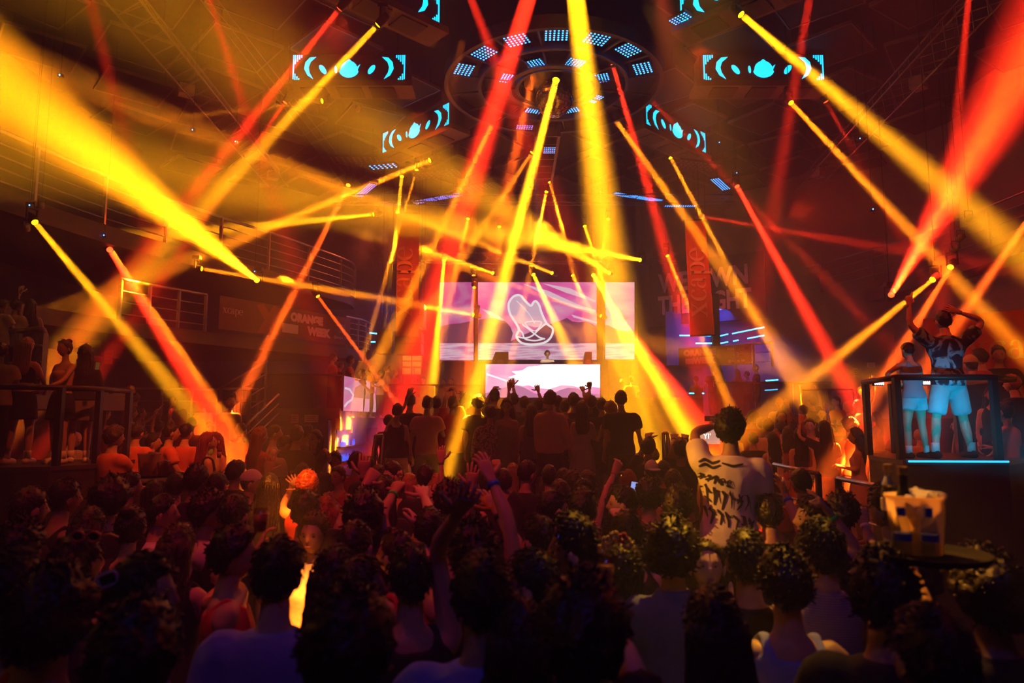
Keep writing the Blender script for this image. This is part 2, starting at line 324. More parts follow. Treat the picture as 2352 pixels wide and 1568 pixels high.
TODO = []        # (object, voxel size, extra geometry to join after the surfaces are fused)
PEOPLE = []
def person(px, py, Y, z0, yaw, hair, top, bot='pants K', aL='dn', aR='dn', label='', group=None, sex=None, hy=0, hp=0, lean=0, side=0, skin=None, hL='relax', hR='relax', stance=None, band=None, cap=None, topm=None, botm=None, wide=1.0, shoes=None):
    i = len(PEOPLE); rnd = random.Random(i * 13 + 5); hs, hc = hair.split() if ' ' in hair else (hair, 'k')
    sex = sex or ('f' if hs in ('long', 'straight', 'wavy', 'bun', 'pony') else 'm'); T = TORSO_F if sex == 'f' else TORSO_M
    yw = math.radians(yaw); cy, sy = math.cos(yw), math.sin(yw); Hc = at(px, py, Y)
    ln, sd = math.radians(lean), math.radians(side)
    def bend(p):
        p = np.array(p, float); z = p[..., 2]; t = np.clip((z - .92) / .4, 0, 1); u = np.maximum(z - .95, 0); q = p.copy()
        ca, sa = np.cos(ln * t), np.sin(ln * t); cb, sb = np.cos(sd * t), np.sin(sd * t); yy = p[..., 1]
        q[..., 1] = yy * ca + u * sa; u2 = u * ca - np.where(z > .95, yy, 0) * sa * .6; q[..., 0] = p[..., 0] * cb + u2 * sb; q[..., 2] = np.minimum(z, .95) + u2 * cb - np.where(z > .95, p[..., 0], 0) * sb
        return q
    hc0 = bend((0, .018, 1.655)); sc = (Hc[2] - z0) / hc0[2]
    if not 1.42 < sc * 1.75 < 1.98: print('HEIGHT', i, round(sc * 1.75, 2), label)
    org = np.array([Hc[0] - sc * (hc0[0] * cy - hc0[1] * sy), Hc[1] - sc * (hc0[0] * sy + hc0[1] * cy), z0])
    def loc(w):
        q = (np.array(w) - org) / sc; return np.array([q[0] * cy + q[1] * sy, -q[0] * sy + q[1] * cy, q[2]])
    def wld(p): return org + sc * np.array([p[0] * cy - p[1] * sy, p[0] * sy + p[1] * cy, p[2]])
    def arm_pts(sgn, spec):
        S = bend((sgn * (.178 if sex == 'm' else .152) * wide, -.012, 1.4))
        if isinstance(spec, str):
            u, f = ARM[spec]; u = unit((u[0] * sgn, u[1], u[2])); f = unit((f[0] * sgn, f[1], f[2])); jr = .12
            u = unit(u + np.array([rnd.uniform(-jr, jr) for _ in range(3)])); f = unit(f + np.array([rnd.uniform(-jr, jr) for _ in range(3)]))
            E = S + u * .285; return S, E, E + f * .25
        ex, ey, wx, wy = spec[:4]; d1 = spec[4] if len(spec) > 4 else 1; d2 = spec[5] if len(spec) > 5 else 1
        def reach(A, x, y, L, dr):
            Aw = wld(A); Yt = Aw[1]
            for _ in range(6):
                Bw = at(x, y, Yt); l2 = (Bw[0] - Aw[0]) ** 2 + (Bw[2] - Aw[2]) ** 2; Yt = Aw[1] + dr * math.sqrt(max(0, (L * sc) ** 2 - l2))
            v = loc(at(x, y, Yt)) - A; k = np.linalg.norm(v); return A + v * (min(k, L * 1.35) / k)
        E = reach(S, ex, ey, .285, d1); return S, E, reach(E, wx, wy, .25, d2)
    fem = .86 if sex == 'f' else 1.; arms = [arm_pts(-1, aL), arm_pts(1, aR)]
    vox = .013 if Y < 3.3 else .016 if Y < 5.5 else .021 if Y < 9.5 else .027
    st = stance if stance is not None else (rnd.uniform(.09, .15), rnd.uniform(-.06, .06))
    legs = []
    for s in (-1, 1):
        legs.append((np.array([s * .088, 0, .89]), np.array([s * (.09 + st[0]) / 2 * 1.05, .015 + s * st[1] * .5 + .01, .49]), np.array([s * st[0], s * st[1] - .012, .085])))
    nseg = 14
    def torso(b, zlo, zhi, inf, flare=0., neck=False):
        R = []; a = np.linspace(0, 2 * PI, nseg, endpoint=False); tz = [r[0] for r in T]
        for z in sorted({zlo, zhi} | {r[0] for r in T if zlo < r[0] < zhi}):
            y0, rx, ry = (np.interp(z, tz, [r[k] for r in T]) for k in (1, 2, 3)); k = inf + flare * max(0, (1.15 - z)) + (.004 if neck and z > 1.45 else 0)
            if z > 1.2 and z < 1.45: rx = rx * wide
            R.append(np.stack([np.cos(a) * (rx + k), y0 + np.sin(a) * (ry + k), np.full(nseg, z)], 1))
        b.rings([bend(r) for r in R])
    def limb(b, P, rad, n=10):                  # P joints, rad [(t, r)] with t measured along the joints
        P = np.array(P); t = np.linspace(0, len(P) - 1, 13); C = np.stack([np.interp(t, range(len(P)), P[:, k]) for k in range(3)], 1)
        C[1:-1] = (C[:-2] + 2 * C[1:-1] + C[2:]) / 4; b.tube(C, np.interp(t, [r[0] for r in rad], [r[1] for r in rad]), n)
    body = MB(); torso(body, .8, 1.58, 0.)
    for (S, E, Wr), sgn in zip(arms, (-1, 1)):
        root = bend((sgn * .1, -.015, 1.375)); limb(body, [root, S, E, Wr], [(0, .06), (.8, .062 * fem), (1.15, .056 * fem), (1.6, .046 * fem), (2, .039 * fem), (2.35, .041 * fem), (3, .0265 * fem)])
    for H, K, A in legs:
        limb(body, [H, K, A], [(0, .088), (.3, .085), (1, .056), (1.35, .058), (2, .037)])
        body.tube([A + (0, -.06, -.05), A + (0, -.03, -.045), A + (0, .06, -.05), A + (0, .15, -.062), A + (0, .175, -.066)], [.03, .036, .04, .036, .018], 8)
    hd = MB(); Rz = Matrix.Rotation(math.radians(hy), 3, 'Z') @ Matrix.Rotation(math.radians(hp) - ln, 3, 'X') @ Matrix.Rotation(sd, 3, 'Y'); Rm = np.array(Rz)
    hd.V = [HEADPTS @ Rm.T + hc0]; hd.Fc = list(HEAD.Fc); hd.MI = list(HEAD.MI); hd.n = len(HEADPTS)
    for (S, E, Wr), sgn, hk in zip(arms, (-1, 1), (hL, hR)):
        d = unit(Wr - E); up = d[2] > .2
        n = np.array([0, 1., 0.1]) if up else np.array([-sgn, .3, 0.])
        if abs(d @ unit(n)) > .85: n = np.array([0, .2, 1. if not up else -1.])
        # thumb points inwards when the palm faces forward or in
        th = 1 if (np.cross(d, unit(n - d * (n @ d))) @ (np.array([-sgn, 0, 0]) if up else np.array([0, 1., .5]))) > 0 else -1
        hand(hd, Wr, d, n, th, hk)
    sk = SKIN[skin if skin is not None else rnd.randrange(3)]
    root = body.build('person', [sk, M_EYE, M_LIP], None, True); root.location = org; root.rotation_euler.z = yw; root.scale = (sc,) * 3
    tag(root, label, 'person', group); TODO.append((root, vox, hd)); PEOPLE.append(root)
    # hair
    if cap: hs = 'buzz'
    if hs != 'bald':
        hb = hair_mb(hs, i, 520 if Y < 3.3 else 200 if Y < 6 else 50 if Y < 12.6 else 0) if not cap else hair_mb(hs, i); hb.V = [v @ Rm.T + hc0 for v in hb.V]; hb.build('hair', HAIRM[hc], root, True)
    if cap:
        cb = MB(); X, Yq, Z = sph(26, 16); P = np.stack(head_shape(X, Yq, Z), -1); m = np.clip((Z - .28) / .1 + .5, 0, 1)
        cb.rings(P * (1 + (.24 * m - .12 * (1 - m))[..., None])); sg = -1 if cap.endswith('<') else 1
        cb.tube([(0, sg * .07, .045), (0, sg * .13, .046), (0, sg * .175, .034), (0, sg * .185, .03)], [.07, .078, .06, .02], 14, flat=.1)
        cb.V = [v @ Rm.T + hc0 for v in cb.V]; cb.build('cap', cloth(cap[0]), root, True)
    # clothes
    ts, tk = (top.split() + ['K'])[:2] if top != 'bare' else ('bare', 'K')
    def clothes(name, b, m, amt=1): 
        o = b.build(name, m, root, True); TODO.append((o, vox, None)); return o
    if ts != 'bare':
        b = MB()
        if ts in ('tee', 'long', 'shirt', 'polo'):
            torso(b, .86 if sex == 'm' else .93, 1.475 if ts != 'shirt' else 1.5, .02, .06 if sex == 'm' else .03)
            lim = 2.85 if ts in ('long', 'shirt') else 1.62
            for (S, E, Wr), sgn in zip(arms, (-1, 1)):
                rt = bend((sgn * .09, -.015, 1.375)); J = [rt, S, E, Wr]; t = np.linspace(0, lim, 12); C = np.stack([np.interp(t, range(4), np.array(J)[:, k]) for k in range(3)], 1)
                C[1:-1] = (C[:-2] + 2 * C[1:-1] + C[2:]) / 4; b.tube(C, np.interp(t, [0, 1, 1.6, 2, 2.85], [.075, .08 * fem, .073 * fem, .062, .048]) if lim > 2 else np.interp(t, [0, 1, 1.62], [.078, .083 * fem, .082 * fem]), 12)
        elif ts == 'tank':
            torso(b, .88, 1.4, .014, .03)
            for s in (-1, 1): b.tube([bend(p) for p in ((s * .1, .1, 1.33), (s * .1, .07, 1.42), (s * .098, -.01, 1.47), (s * .1, -.08, 1.42), (s * .1, -.1, 1.33))], .03, 8, flat=.5)
        elif ts == 'crop': torso(b, 1.13, 1.36, .012); [b.tube([bend(p) for p in ((s * .08, .1, 1.32), (s * .085, -.0, 1.47), (s * .08, -.1, 1.33))], .012, 6) for s in (-1, 1)]
        elif ts == 'tube': torso(b, 1.02, 1.33, .012)
        elif ts == 'dress':
            torso(b, .8, 1.345, .012, .04); a = np.linspace(0, 2 * PI, 20, endpoint=False)
            b.rings([np.stack([np.cos(a) * rx, np.sin(a) * ry, np.full(20, z)], 1) for z, rx, ry in ((.95, .165, .115), (.85, .2, .15), (.7, .215, .165), (.58, .22, .17))])
            for s in (-1, 1): b.tube([bend(p) for p in ((s * .08, .1, 1.32), (s * .085, 0, 1.46), (s * .08, -.09, 1.32))], .01, 6)
        clothes({'tee': 'tee_shirt', 'long': 'long_sleeved_top', 'shirt': 'shirt', 'polo': 'polo_shirt', 'tank': 'tank_top', 'crop': 'crop_top', 'tube': 'bandeau_top', 'dress': 'dress'}[ts], b, topm or cloth(tk))
    if bot and bot != 'none':
        bs, bk = (bot.split() + ['K'])[:2]; b = MB()
        if bs in ('pants', 'shorts', 'minis'):
            torso(b, .8, 1.0, .012); lim = dict(pants=1.93, shorts=.92, minis=.45)[bs]
            for H, K, A in legs:
                t = np.linspace(0, lim, 10); C = np.stack([np.interp(t, range(3), np.array([H, K, A])[:, k]) for k in range(3)], 1)
                b.tube(C, np.interp(t, [0, .3, 1, 1.93], [.1, .102, .088, .07]) if bs == 'pants' else np.interp(t, [0, .3, .95], [.104, .112, .108]), 12)
        else:
            a = np.linspace(0, 2 * PI, 20, endpoint=False); zl = .62 if bs == 'skirt' else .2
            b.rings([np.stack([np.cos(a) * rx, np.sin(a) * ry, np.full(20, z)], 1) for z, rx, ry in ((1.02, .15, .105), (.92, .19, .13), (.8, .205, .15), (zl, .22, .17))])
        clothes({'pants': 'trousers', 'shorts': 'shorts', 'minis': 'shorts', 'skirt': 'skirt', 'maxi': 'long_skirt'}[bs], b, botm or cloth(bk))
    if shoes and bot != 'none':
        for H, K, A in legs:
            b = MB(); b.tube([A + (0, -.075, -.055), A + (0, -.04, -.04), A + (0, .05, -.045), A + (0, .15, -.058), A + (0, .19, -.064)], [.034, .045, .05, .045, .022], 10); b.build('shoe', cloth(shoes), root, True)
            b = MB(); b.tube([A + (0, 0, -.01), A + (0, 0, .05), A + (0, 0, .1)], [.046, .045, .047], 12); b.build('sock', cloth('W'), root, True)
    if band:
        for (S, E, Wr), c in zip(arms, band):
            if c in '-': continue
            d = unit(Wr - E); b = MB(); P = Wr - d * .03; x, y, _ = rot_to(d); a = np.linspace(0, 2 * PI, 14, endpoint=False)
            b.rings([P + d * u + (np.outer(np.cos(a), x) + np.outer(np.sin(a), y)) * r for u, r in ((-.012, .027), (-.01, .034), (.01, .033), (.012, .026))])
            b.build('wristband', mat('band_' + c, dict(b=(.02, .1, .9), g=(.05, .8, .1), w=(.7, .7, .75), k=(.02, .02, .02))[c], .5), root, True)
    root['arms'] = 0; del root['arms']
    return dict(root=root, arms=[(wld(S), wld(E), wld(Wr)) for S, E, Wr in arms], head=wld(hc0), org=org, sc=sc, hc0=hc0, Rm=Rm, yw=yw)
def fuse_people():
    """grow each body (trunk, neck, limbs) and each garment into one continuous surface, then join the head and the hands to the body"""
    for o, vox, _ in TODO:
        r = o.modifiers.new('fuse', 'REMESH'); r.mode = 'VOXEL'; r.voxel_size = vox; r.use_smooth_shade = True
        s = o.modifiers.new('relax', 'SMOOTH'); s.factor = .5; s.iterations = 5
    bpy.context.view_layer.update(); dg = bpy.context.evaluated_depsgraph_get()
    for o, vox, extra in TODO:
        me = bpy.data.meshes.new_from_object(o.evaluated_get(dg))
        mats = list(o.data.materials)
        if extra is not None:
            n = len(me.vertices); v = np.empty(n * 3); me.vertices.foreach_get('co', v); fs = [tuple(p.vertices) for p in me.polygons]
            b = MB(); b.add(v, fs); nb = b.n; b.V.append(np.concatenate(extra.V)); b.Fc += [tuple(k + nb for k in q) for q in extra.Fc]; b.MI += extra.MI
            bpy.data.meshes.remove(me); me = b.mesh('person', mats, True)
        else:
            me.materials.clear(); [me.materials.append(m) for m in mats]
        o.modifiers.clear(); old = o.data; me.name = o.name.split('.')[0]; o.data = me; bpy.data.meshes.remove(old)
# ------------------------------------------------------------------ the room
def boxobj(name, a, b, m, kind='structure', label=None):
    o = MB(); o.box(a, b); return tag(o.build(name, m), label, None, None, kind)
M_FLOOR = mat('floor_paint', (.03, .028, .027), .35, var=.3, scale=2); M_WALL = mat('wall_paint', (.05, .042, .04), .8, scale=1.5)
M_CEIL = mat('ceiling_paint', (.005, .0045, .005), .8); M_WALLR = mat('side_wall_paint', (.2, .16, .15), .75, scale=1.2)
boxobj('floor', (-14, -3, -.2), (14, 31, 0), M_FLOOR); boxobj('ceiling', (-14, -3, 11.6), (14, 31, 11.8), M_CEIL)
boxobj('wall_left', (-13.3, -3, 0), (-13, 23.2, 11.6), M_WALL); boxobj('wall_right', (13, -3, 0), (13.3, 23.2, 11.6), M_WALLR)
boxobj('wall_back', (-5.4, 28, 0), (5.4, 28.3, 11.6), M_WALL); boxobj('wall_rear', (-13.3, -3, 0), (13.3, -2.7, 11.6), mat('rear_wall_blackened', (.006, .005, .005), .95, spec=.1))  # unseen rear wall blackened so the beam bounces no light back
def slanted(name, p, q, z0, z1, t, m):
    p, q = np.array(p, float), np.array(q, float); d = (q - p) / np.linalg.norm(q - p); L = np.linalg.norm(q - p); R = np.array([[d[0], -d[1], 0], [d[1], d[0], 0], [0, 0, 1]])
    o = MB(); o.box((0, 0, z0), (L, t, z1), R, (*p, 0)); return struct(name, o, m)
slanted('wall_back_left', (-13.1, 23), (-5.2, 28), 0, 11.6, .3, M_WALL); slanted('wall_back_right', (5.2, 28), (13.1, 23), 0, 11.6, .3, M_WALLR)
M_TERR = mat('terrace_deck', (.04, .035, .033), .5)
boxobj('floor_terrace_left_low', (-13, 8.2, 0), (-3.5, 13.5, .4), M_TERR); boxobj('floor_terrace_left_high', (-13, 13.5, 0), (-5, 17.9, .75), M_TERR)
boxobj('floor_terrace_left_step', (-9.6, 15.55, .75), (-6.9, 17.0, 1.2), M_TERR); boxobj('floor_terrace_right_low', (4.0, 9.3, 0), (13, 13.5, .45), M_TERR); boxobj('floor_terrace_right_high', (3.6, 13.5, 0), (13, 20, .75), M_TERR)
boxobj('floor_terrace_side', (6.15, 7.2, .45), (13, 11, 1.1), M_TERR)
boxobj('floor_stage', (-4.2, 21.5, 0), (6, 28, 2.9), M_DARK)
boxobj('floor_dance_platform', (-2.15, 10.2, 0), (2.15, 13.6, .8), M_TERR)
boxobj('floor_gallery_left', (-13, 18, 0), (-4.62, 28, 2.25), mat('gallery_front', (.05, .035, .035), .6)); boxobj('floor_gallery_right', (6, 20, 0), (13, 28, 2.25), M_DARK)
boxobj('trim_gallery_edge', (-4.62, 18, 1.95), (-4.5, 25.2, 2.5), mat('gallery_trim', (.3, .2, .25), .5)); boxobj('trim_gallery_front', (-6.6, 17.9, 2.25), (-4.5, 18, 2.52), M_DARK)
# curved balconies on the left: a slab with a fascia, and rails with posts
UPPER = [(-10.6, 6.5), (-9.9, 12.0), (-9.2, 15.2), (-8.4, 17.2), (-7.65, 18.8), (-6.95, 20.2), (-6.1, 22.2), (-5.6, 23.6), (-5.75, 24.6)]
LOWER = [(-10.2, 12.6), (-9.3, 15.6), (-8.85, 16.9), (-8.1, 18.0), (-7.3, 19.3), (-6.6, 20.4), (-5.4, 22.2), (-5.1, 23.4)]
def smooth_line(P, n=40):
    P = np.array(P, float); t = np.linspace(0, len(P) - 1, n); C = np.stack([np.interp(t, range(len(P)), P[:, k]) for k in range(P.shape[1])], 1)
    for _ in range(3): C[1:-1] = (C[:-2] + 2 * C[1:-1] + C[2:]) / 4
    return C
def slab(name, line, wallx, z0, z1, m):
    C = smooth_line(line); b = MB()
    for i in range(len(C) - 1):
        p, q = C[i], C[i + 1]; v = [(p[0], p[1], z0), (q[0], q[1], z0), (wallx, q[1], z0), (wallx, p[1], z0)]; b.add(v + [(x, y, z1) for x, y, _ in v], [(0, 1, 2, 3), (7, 6, 5, 4), (0, 4, 5, 1), (2, 6, 7, 3), (1, 5, 6, 2), (3, 7, 4, 0)])
    return struct(name, b, m)
M_SLAB = mat('balcony_paint', (.07, .055, .05), .6)
slab('floor_balcony_upper', UPPER, -13, 6.2, 6.6, M_SLAB); slab('floor_balcony_lower', LOWER, -13, 4.2, 4.55, M_SLAB)
def railing(name, label, line, zb, zt, bars=3, posts=8, r=.03, m=M_STEEL, group=None, pm=None, sm=True, flat=True):
    C = smooth_line(line, max(24, len(line) * 4)) if sm else np.array(line, float); zz = (lambda z: z) ; P3 = lambda z, C=C: np.column_stack([C[:, :2], (C[:, 2] if C.shape[1] > 2 else 0) + np.full(len(C), z)])
    mid = P3(zt)[len(C) // 2]; t = thing(name, label, 'railing', (mid[0], mid[1], P3(zb)[len(C) // 2][2]), group); o = np.array(t.location)
    b = MB(); b.tube(P3(zt) - o, r * 1.25, 8); b.build('top_rail', m, t, True)
    for k in range(bars):
        b = MB(); b.tube(P3(zb + (zt - zb) * (k + .6) / (bars + .6)) - o, r * .5, 6); b.build('bar', m, t, True)
    s = np.concatenate([[0], np.cumsum(np.linalg.norm(np.diff(C[:, :2], axis=0), axis=1))])
    for u in np.linspace(0, s[-1], posts):
        p = np.array([np.interp(u, s, C[:, k]) for k in range(C.shape[1])]); z = p[2] if len(p) > 2 else 0
        b = MB(); b.box((p[0] - r, p[1] - r, z + zb) - o, (p[0] + r, p[1] + r, z + zt) - o); b.build('post', pm or m, t)
    return t
railing('balcony_railing', 'long curved steel railing of the upper left balcony, its top bar catching orange light', UPPER, 6.6, 7.72, 4, 12, .035)
railing('balcony_railing', 'short steel railing with three bars on the lower left balcony beside the long banner', [(-9.25, 15.9), (-8.95, 16.6), (-8.5, 17.35), (-8.15, 17.95)], 4.55, 5.53, 3, 4, .035)
railing('balcony_railing', 'curved steel railing of the lower left balcony end, behind the hanging banner', [(-5.5, 22.4), (-5.1, 23.2), (-5.05, 24.2)], 4.55, 5.6, 5, 4, .03)
railing('balcony_railing', 'faint row of long rails high on the right-hand balcony', [(10.2, 26), (11.5, 22.5), (12.2, 20), (12.5, 15)], 6.7, 7.72, 3, 6, .03, M_TRUSS)
boxobj('floor_balcony_right', (12.2, 12, 6.2), (13, 23, 6.6), M_SLAB)
railing('terrace_railing', 'steel railing along the back of the left terrace, under the lower balcony', [(-10, 16.6), (-8.0, 17.2), (-6.7, 17.5)], .75 + .85, 2.98, 4, 6, .025)
railing('terrace_railing', 'steel railing beside the stair foot, left of the gallery box', [(-7.4, 17.4), (-6.7, 17.5), (-6.62, 17.8)], 1.5, 3.0, 4, 4, .03)
# stair with slanting handrail
st = thing('stair_handrail', 'slanting red-lit handrail rising to the right of the stair by the left terrace', 'handrail', (-7.5, 17.2, 1.9))
for k in range(4):
    b = MB(); b.tube([np.array((-7.45, 17.2, 2.95 - .33 * k)) - np.array(st.location), np.array((-6.35, 17.7, 3.75 - .33 * k)) - np.array(st.location)], .035 if k == 0 else .018, 8); b.build('rail', M_STEEL, st, True)
for u in (0.03, .5, .97):
    b = MB(); p = np.array((-7.45, 17.2, 1.75)) + u * np.array((1.1, .5, .8)) - np.array(st.location); b.box(p - .02, p + (.02, .02, 1.2)); b.build('post', M_STEEL, st)
st2 = thing('stair_handrail', 'lower slanting handrail climbing from the left crowd to the gallery box', 'handrail', tuple(at(590, 975, 15)))
for k in range(3):
    b = MB(); o = np.array(st2.location); b.tube([at(540, 1000 + 22 * k, 15) - o, at(640, 905 + 22 * k, 16.5) - o], .03 if k == 0 else .016, 8); b.build('rail', M_STEEL, st2, True)
# gallery box with its glass
def glass_rail(label, p, q, zb, zt, n, group=None):
    p, q = np.array(p, float), np.array(q, float); t = thing('glass_railing', label, 'railing', (*((p + q) / 2), zb), group); o = np.array(t.location); d = unit(q - p); L = np.linalg.norm(q - p); nn = np.array([-d[1], d[0]])
    b = MB(); b.tube([(*p, zt) - o, (*q, zt) - o], .03, 8); b.build('top_rail', M_BLACK, t, True)
    for k in range(n):
        u, v = p + d * (L * k / n + .02), p + d * (L * (k + 1) / n - .02); b = MB(); A = np.array([u, v, v + nn * .012, u + nn * .012])
        b.add([(*x, z) - o for z in (zb, zt - .03) for x in A], [(0, 1, 2, 3), (7, 6, 5, 4), (0, 4, 5, 1), (1, 5, 6, 2), (2, 6, 7, 3), (3, 7, 4, 0)]); b.build('glass_pane', mglass('smoked_glass', (.55, .5, .5), .03), t)
    return t
glass_rail('glass railing on the stage-facing side of the left gallery', (-4.66, 18.05), (-4.41, 25), 2.52, 3.4, 4)
glass_rail('dark glass railing on the camera-facing front of the left gallery', (-6.6, 17.97), (-4.6, 17.97), 2.52, 3.4, 1)
glass_rail('thin glass railing of the right gallery', (6.0, 20.1), (9.4, 20.1), 2.25, 3.3, 3)
glass_rail('glass railing in front of the stage left of the booth', (-3.9, 21.6), (-1.0, 21.6), 2.9, 3.3, 2)
# the gallery glass mirrors the big screens; that reflection is painted below
# ------------------------------------------------------------------ screens
PINK, MAG, CREAM, MOUNT, WATER, WHITE = (.95, .13, .5), (.85, .04, .3), (1, .66, .72), (.62, .17, .3), (.86, .42, .66), (1, .93, .95)
def sky_mat(name, s, seed, warm):
    if name in MATS: return MATS[name]
    m = bpy.data.materials.new(name); m.use_nodes = True; nt = m.node_tree; nt.nodes.clear(); N = nt.nodes.new; Lk = nt.links.new
    o = N('ShaderNodeOutputMaterial'); e = N('ShaderNodeEmission'); tc = N('ShaderNodeTexCoord'); mp = N('ShaderNodeMapping'); nz = N('ShaderNodeTexNoise'); cr = N('ShaderNodeValToRGB')
    mp.inputs['Scale'].default_value = (.45, .3, 1.1); mp.inputs['Rotation'].default_value = (0, .45, 0); mp.inputs['Location'].default_value = (seed, 0, seed * .7)
    nz.inputs['Scale'].default_value = 1.1; nz.inputs['Detail'].default_value = 4; nz.inputs['Roughness'].default_value = .55; nz.inputs['Distortion'].default_value = .8
    c = cr.color_ramp; c.elements[0].position = .3; c.elements[0].color = (*MAG, 1); c.elements[1].position = .78; c.elements[1].color = (*CREAM, 1)
    x = c.elements.new(.47 - warm); x.color = (*PINK, 1); x = c.elements.new(.58 - warm); x.color = (1, .3, .6, 1)
    Lk(tc.outputs['Object'], mp.inputs[0]); Lk(mp.outputs[0], nz.inputs[0]); Lk(nz.outputs['Fac'], cr.inputs[0]); Lk(cr.outputs[0], e.inputs[0]); e.inputs[1].default_value = s; Lk(e.outputs[0], o.inputs[0]); MATS[name] = m; return m
def water_mat(name, s):
    if name in MATS: return MATS[name]
    m = bpy.data.materials.new(name); m.use_nodes = True; nt = m.node_tree; nt.nodes.clear(); N = nt.nodes.new; Lk = nt.links.new
    o = N('ShaderNodeOutputMaterial'); e = N('ShaderNodeEmission'); tc = N('ShaderNodeTexCoord'); mp = N('ShaderNodeMapping'); nz = N('ShaderNodeTexNoise'); cr = N('ShaderNodeValToRGB')
    mp.inputs['Scale'].default_value = (.8, 1, 9); nz.inputs['Scale'].default_value = 1.6; nz.inputs['Detail'].default_value = 3
    cr.color_ramp.elements[0].position = .42; cr.color_ramp.elements[0].color = (.75, .25, .5, 1); cr.color_ramp.elements[1].position = .55; cr.color_ramp.elements[1].color = (1, .68, .8, 1)
    Lk(tc.outputs['Object'], mp.inputs[0]); Lk(mp.outputs[0], nz.inputs[0]); Lk(nz.outputs['Fac'], cr.inputs[0]); Lk(cr.outputs[0], e.inputs[0]); e.inputs[1].default_value = s; Lk(e.outputs[0], o.inputs[0]); MATS[name] = m; return m
XA, ZA, YB = (1, 0, 0), (0, 0, 1), (0, -1, 0)
def px_poly(b, pts, Y, th=.01):
    P = [at(x, y, Y) for x, y in pts]; o = P[0]; b.poly([(p[0] - o[0], p[2] - o[2]) for p in P], th, o, XA, ZA, YB)
def clip_poly(pts, x0, x1):                        # keep the part of an outline between two verticals
    for lim, s in ((x0, 1), (x1, -1)):
        out = []
        for i in range(len(pts)):
            a, b = pts[i - 1], pts[i]; ia, ib = s * (a[0] - lim) >= 0, s * (b[0] - lim) >= 0
            if ia != ib: t = (lim - a[0]) / (b[0] - a[0]); out.append((lim, a[1] + t * (b[1] - a[1])))
            if ib: out.append(b)
        pts = out
    return pts
HILL1 = [(1000, 788), (1000, 752), (1030, 745), (1060, 742), (1090, 735), (1110, 732), (1140, 731), (1160, 737), (1172, 750), (1178, 765), (1172, 788)]
HILL2 = [(1165, 788), (1200, 770), (1240, 752), (1275, 740), (1290, 735), (1302, 730), (1315, 738), (1330, 740), (1345, 738), (1360, 744), (1372, 750), (1395, 746), (1420, 758), (1440, 761), (1458, 757), (1458, 788)]
def screen(label, x0, x1, y0, y1, Y, seed, s, warm):
    c = at((x0 + x1) / 2, (y0 + y1) / 2, Y); t = thing('led_screen', label, 'screen', (c[0], Y + .1, at(x0, y1, Y)[2]), 'big screens over the stage'); o = np.array(t.location)
    def part(name, b, m):
        b.V = [v - o for v in b.V]; return b.build(name, m, t)
    b = MB(); p, q = at(x0, y1, Y), at(x1, y0, Y); b.box((p[0] - .05, Y + .03, p[2] - .05), (q[0] + .05, Y + .2, q[2] + .05)); part('housing', b, M_BLACK)
    for x in (p[0] + .15, q[0] - .15): b = MB(); b.box((x - .04, Y + .08, 2.9), (x + .04, Y + .16, p[2])); part('support_post', b, M_BLACK)
    b = MB(); px_poly(b, [(x0, 788), (x1, 788), (x1, y0), (x0, y0)], Y + .02, .01); part('sky_picture', b, sky_mat('screen_sky_%d' % seed, s, seed, warm))
    b = MB(); px_poly(b, [(x0, y1), (x1, y1), (x1, 787), (x0, 787)], Y + .02, .01); part('water_picture', b, water_mat('screen_water', .95))
    for H in (HILL1, HILL2):
        P = clip_poly(H, x0, x1)
        if len(P) > 3: b = MB(); px_poly(b, P, Y + .005, .008); part('hill_picture', b, emit('screen_hill', (.52, .13, .24), s * .62))
    return t, part
screen('narrow pink screen left of the big one, partly behind the yellow beam', 1010, 1088, 648, 827, 27, 1, .75, 0)
T2, part2 = screen('large middle screen with a pink sky, hills and a white outline of praying hands', 1098, 1370, 648, 826, 27, 2, 1.0, .03)
screen('narrow pale pink screen to the right of the big one', 1390, 1457, 648, 825, 27, 5, 1.0, .12)
HANDS = [(1185, 678), (1196, 679), (1205, 689), (1219, 702), (1226, 693), (1232, 692), (1239, 702), (1242, 712), (1246, 723), (1256, 743), (1268, 752), (1270, 760), (1264, 776), (1249, 787), (1222, 791), (1198, 787), (1186, 772), (1192, 757), (1185, 742), (1179, 733), (1171, 719), (1168, 699), (1175, 685)]
b = MB(); px_poly(b, HANDS[:11] + [(1256, 745), (1230, 752), (1205, 745), (1185, 742)] + HANDS[19:], 26.99, .004); part2('hands_fill', b, emit('screen_pale', (.95, .62, .78), .95))
def spline(L, cl, k=5):                    # a smooth curve through the points
    L = np.array(L, float); n = len(L); out = []
    for i in range(n if cl else n - 1):
        q = [L[(i + j) % n] if cl else L[min(max(i + j, 0), n - 1)] for j in (-1, 0, 1, 2)]
        for t in np.arange(k) / k: out.append(.5 * (2 * q[1] + (q[2] - q[0]) * t + (2 * q[0] - 5 * q[1] + 4 * q[2] - q[3]) * t * t + (3 * q[1] - q[0] - 3 * q[2] + q[3]) * t ** 3))
    return out if cl else out + [L[-1]]
b = MB()
for L, cl, r in ((HANDS, True, .042), ([(1186, 772), (1205, 776), (1222, 771), (1238, 756), (1254, 743)], False, .03), ([(1200, 745), (1214, 755), (1226, 765), (1240, 775), (1252, 778)], False, .03), ([(1192, 757), (1200, 764), (1206, 778), (1230, 782), (1250, 777)], False, .03), ([(1186, 690), (1200, 704), (1216, 722), (1228, 742)], False, .014), ([(1206, 742), (1222, 738), (1244, 740), (1228, 760)], True, .02)):
    b.tube([at(x, y, 26.97) for x, y in spline(L, cl)], r, 6, closed=cl, flat=.4, up=(0, 1, 0))
part2('hands_outline', b, emit('screen_white', WHITE, 1.25))
b = MB()
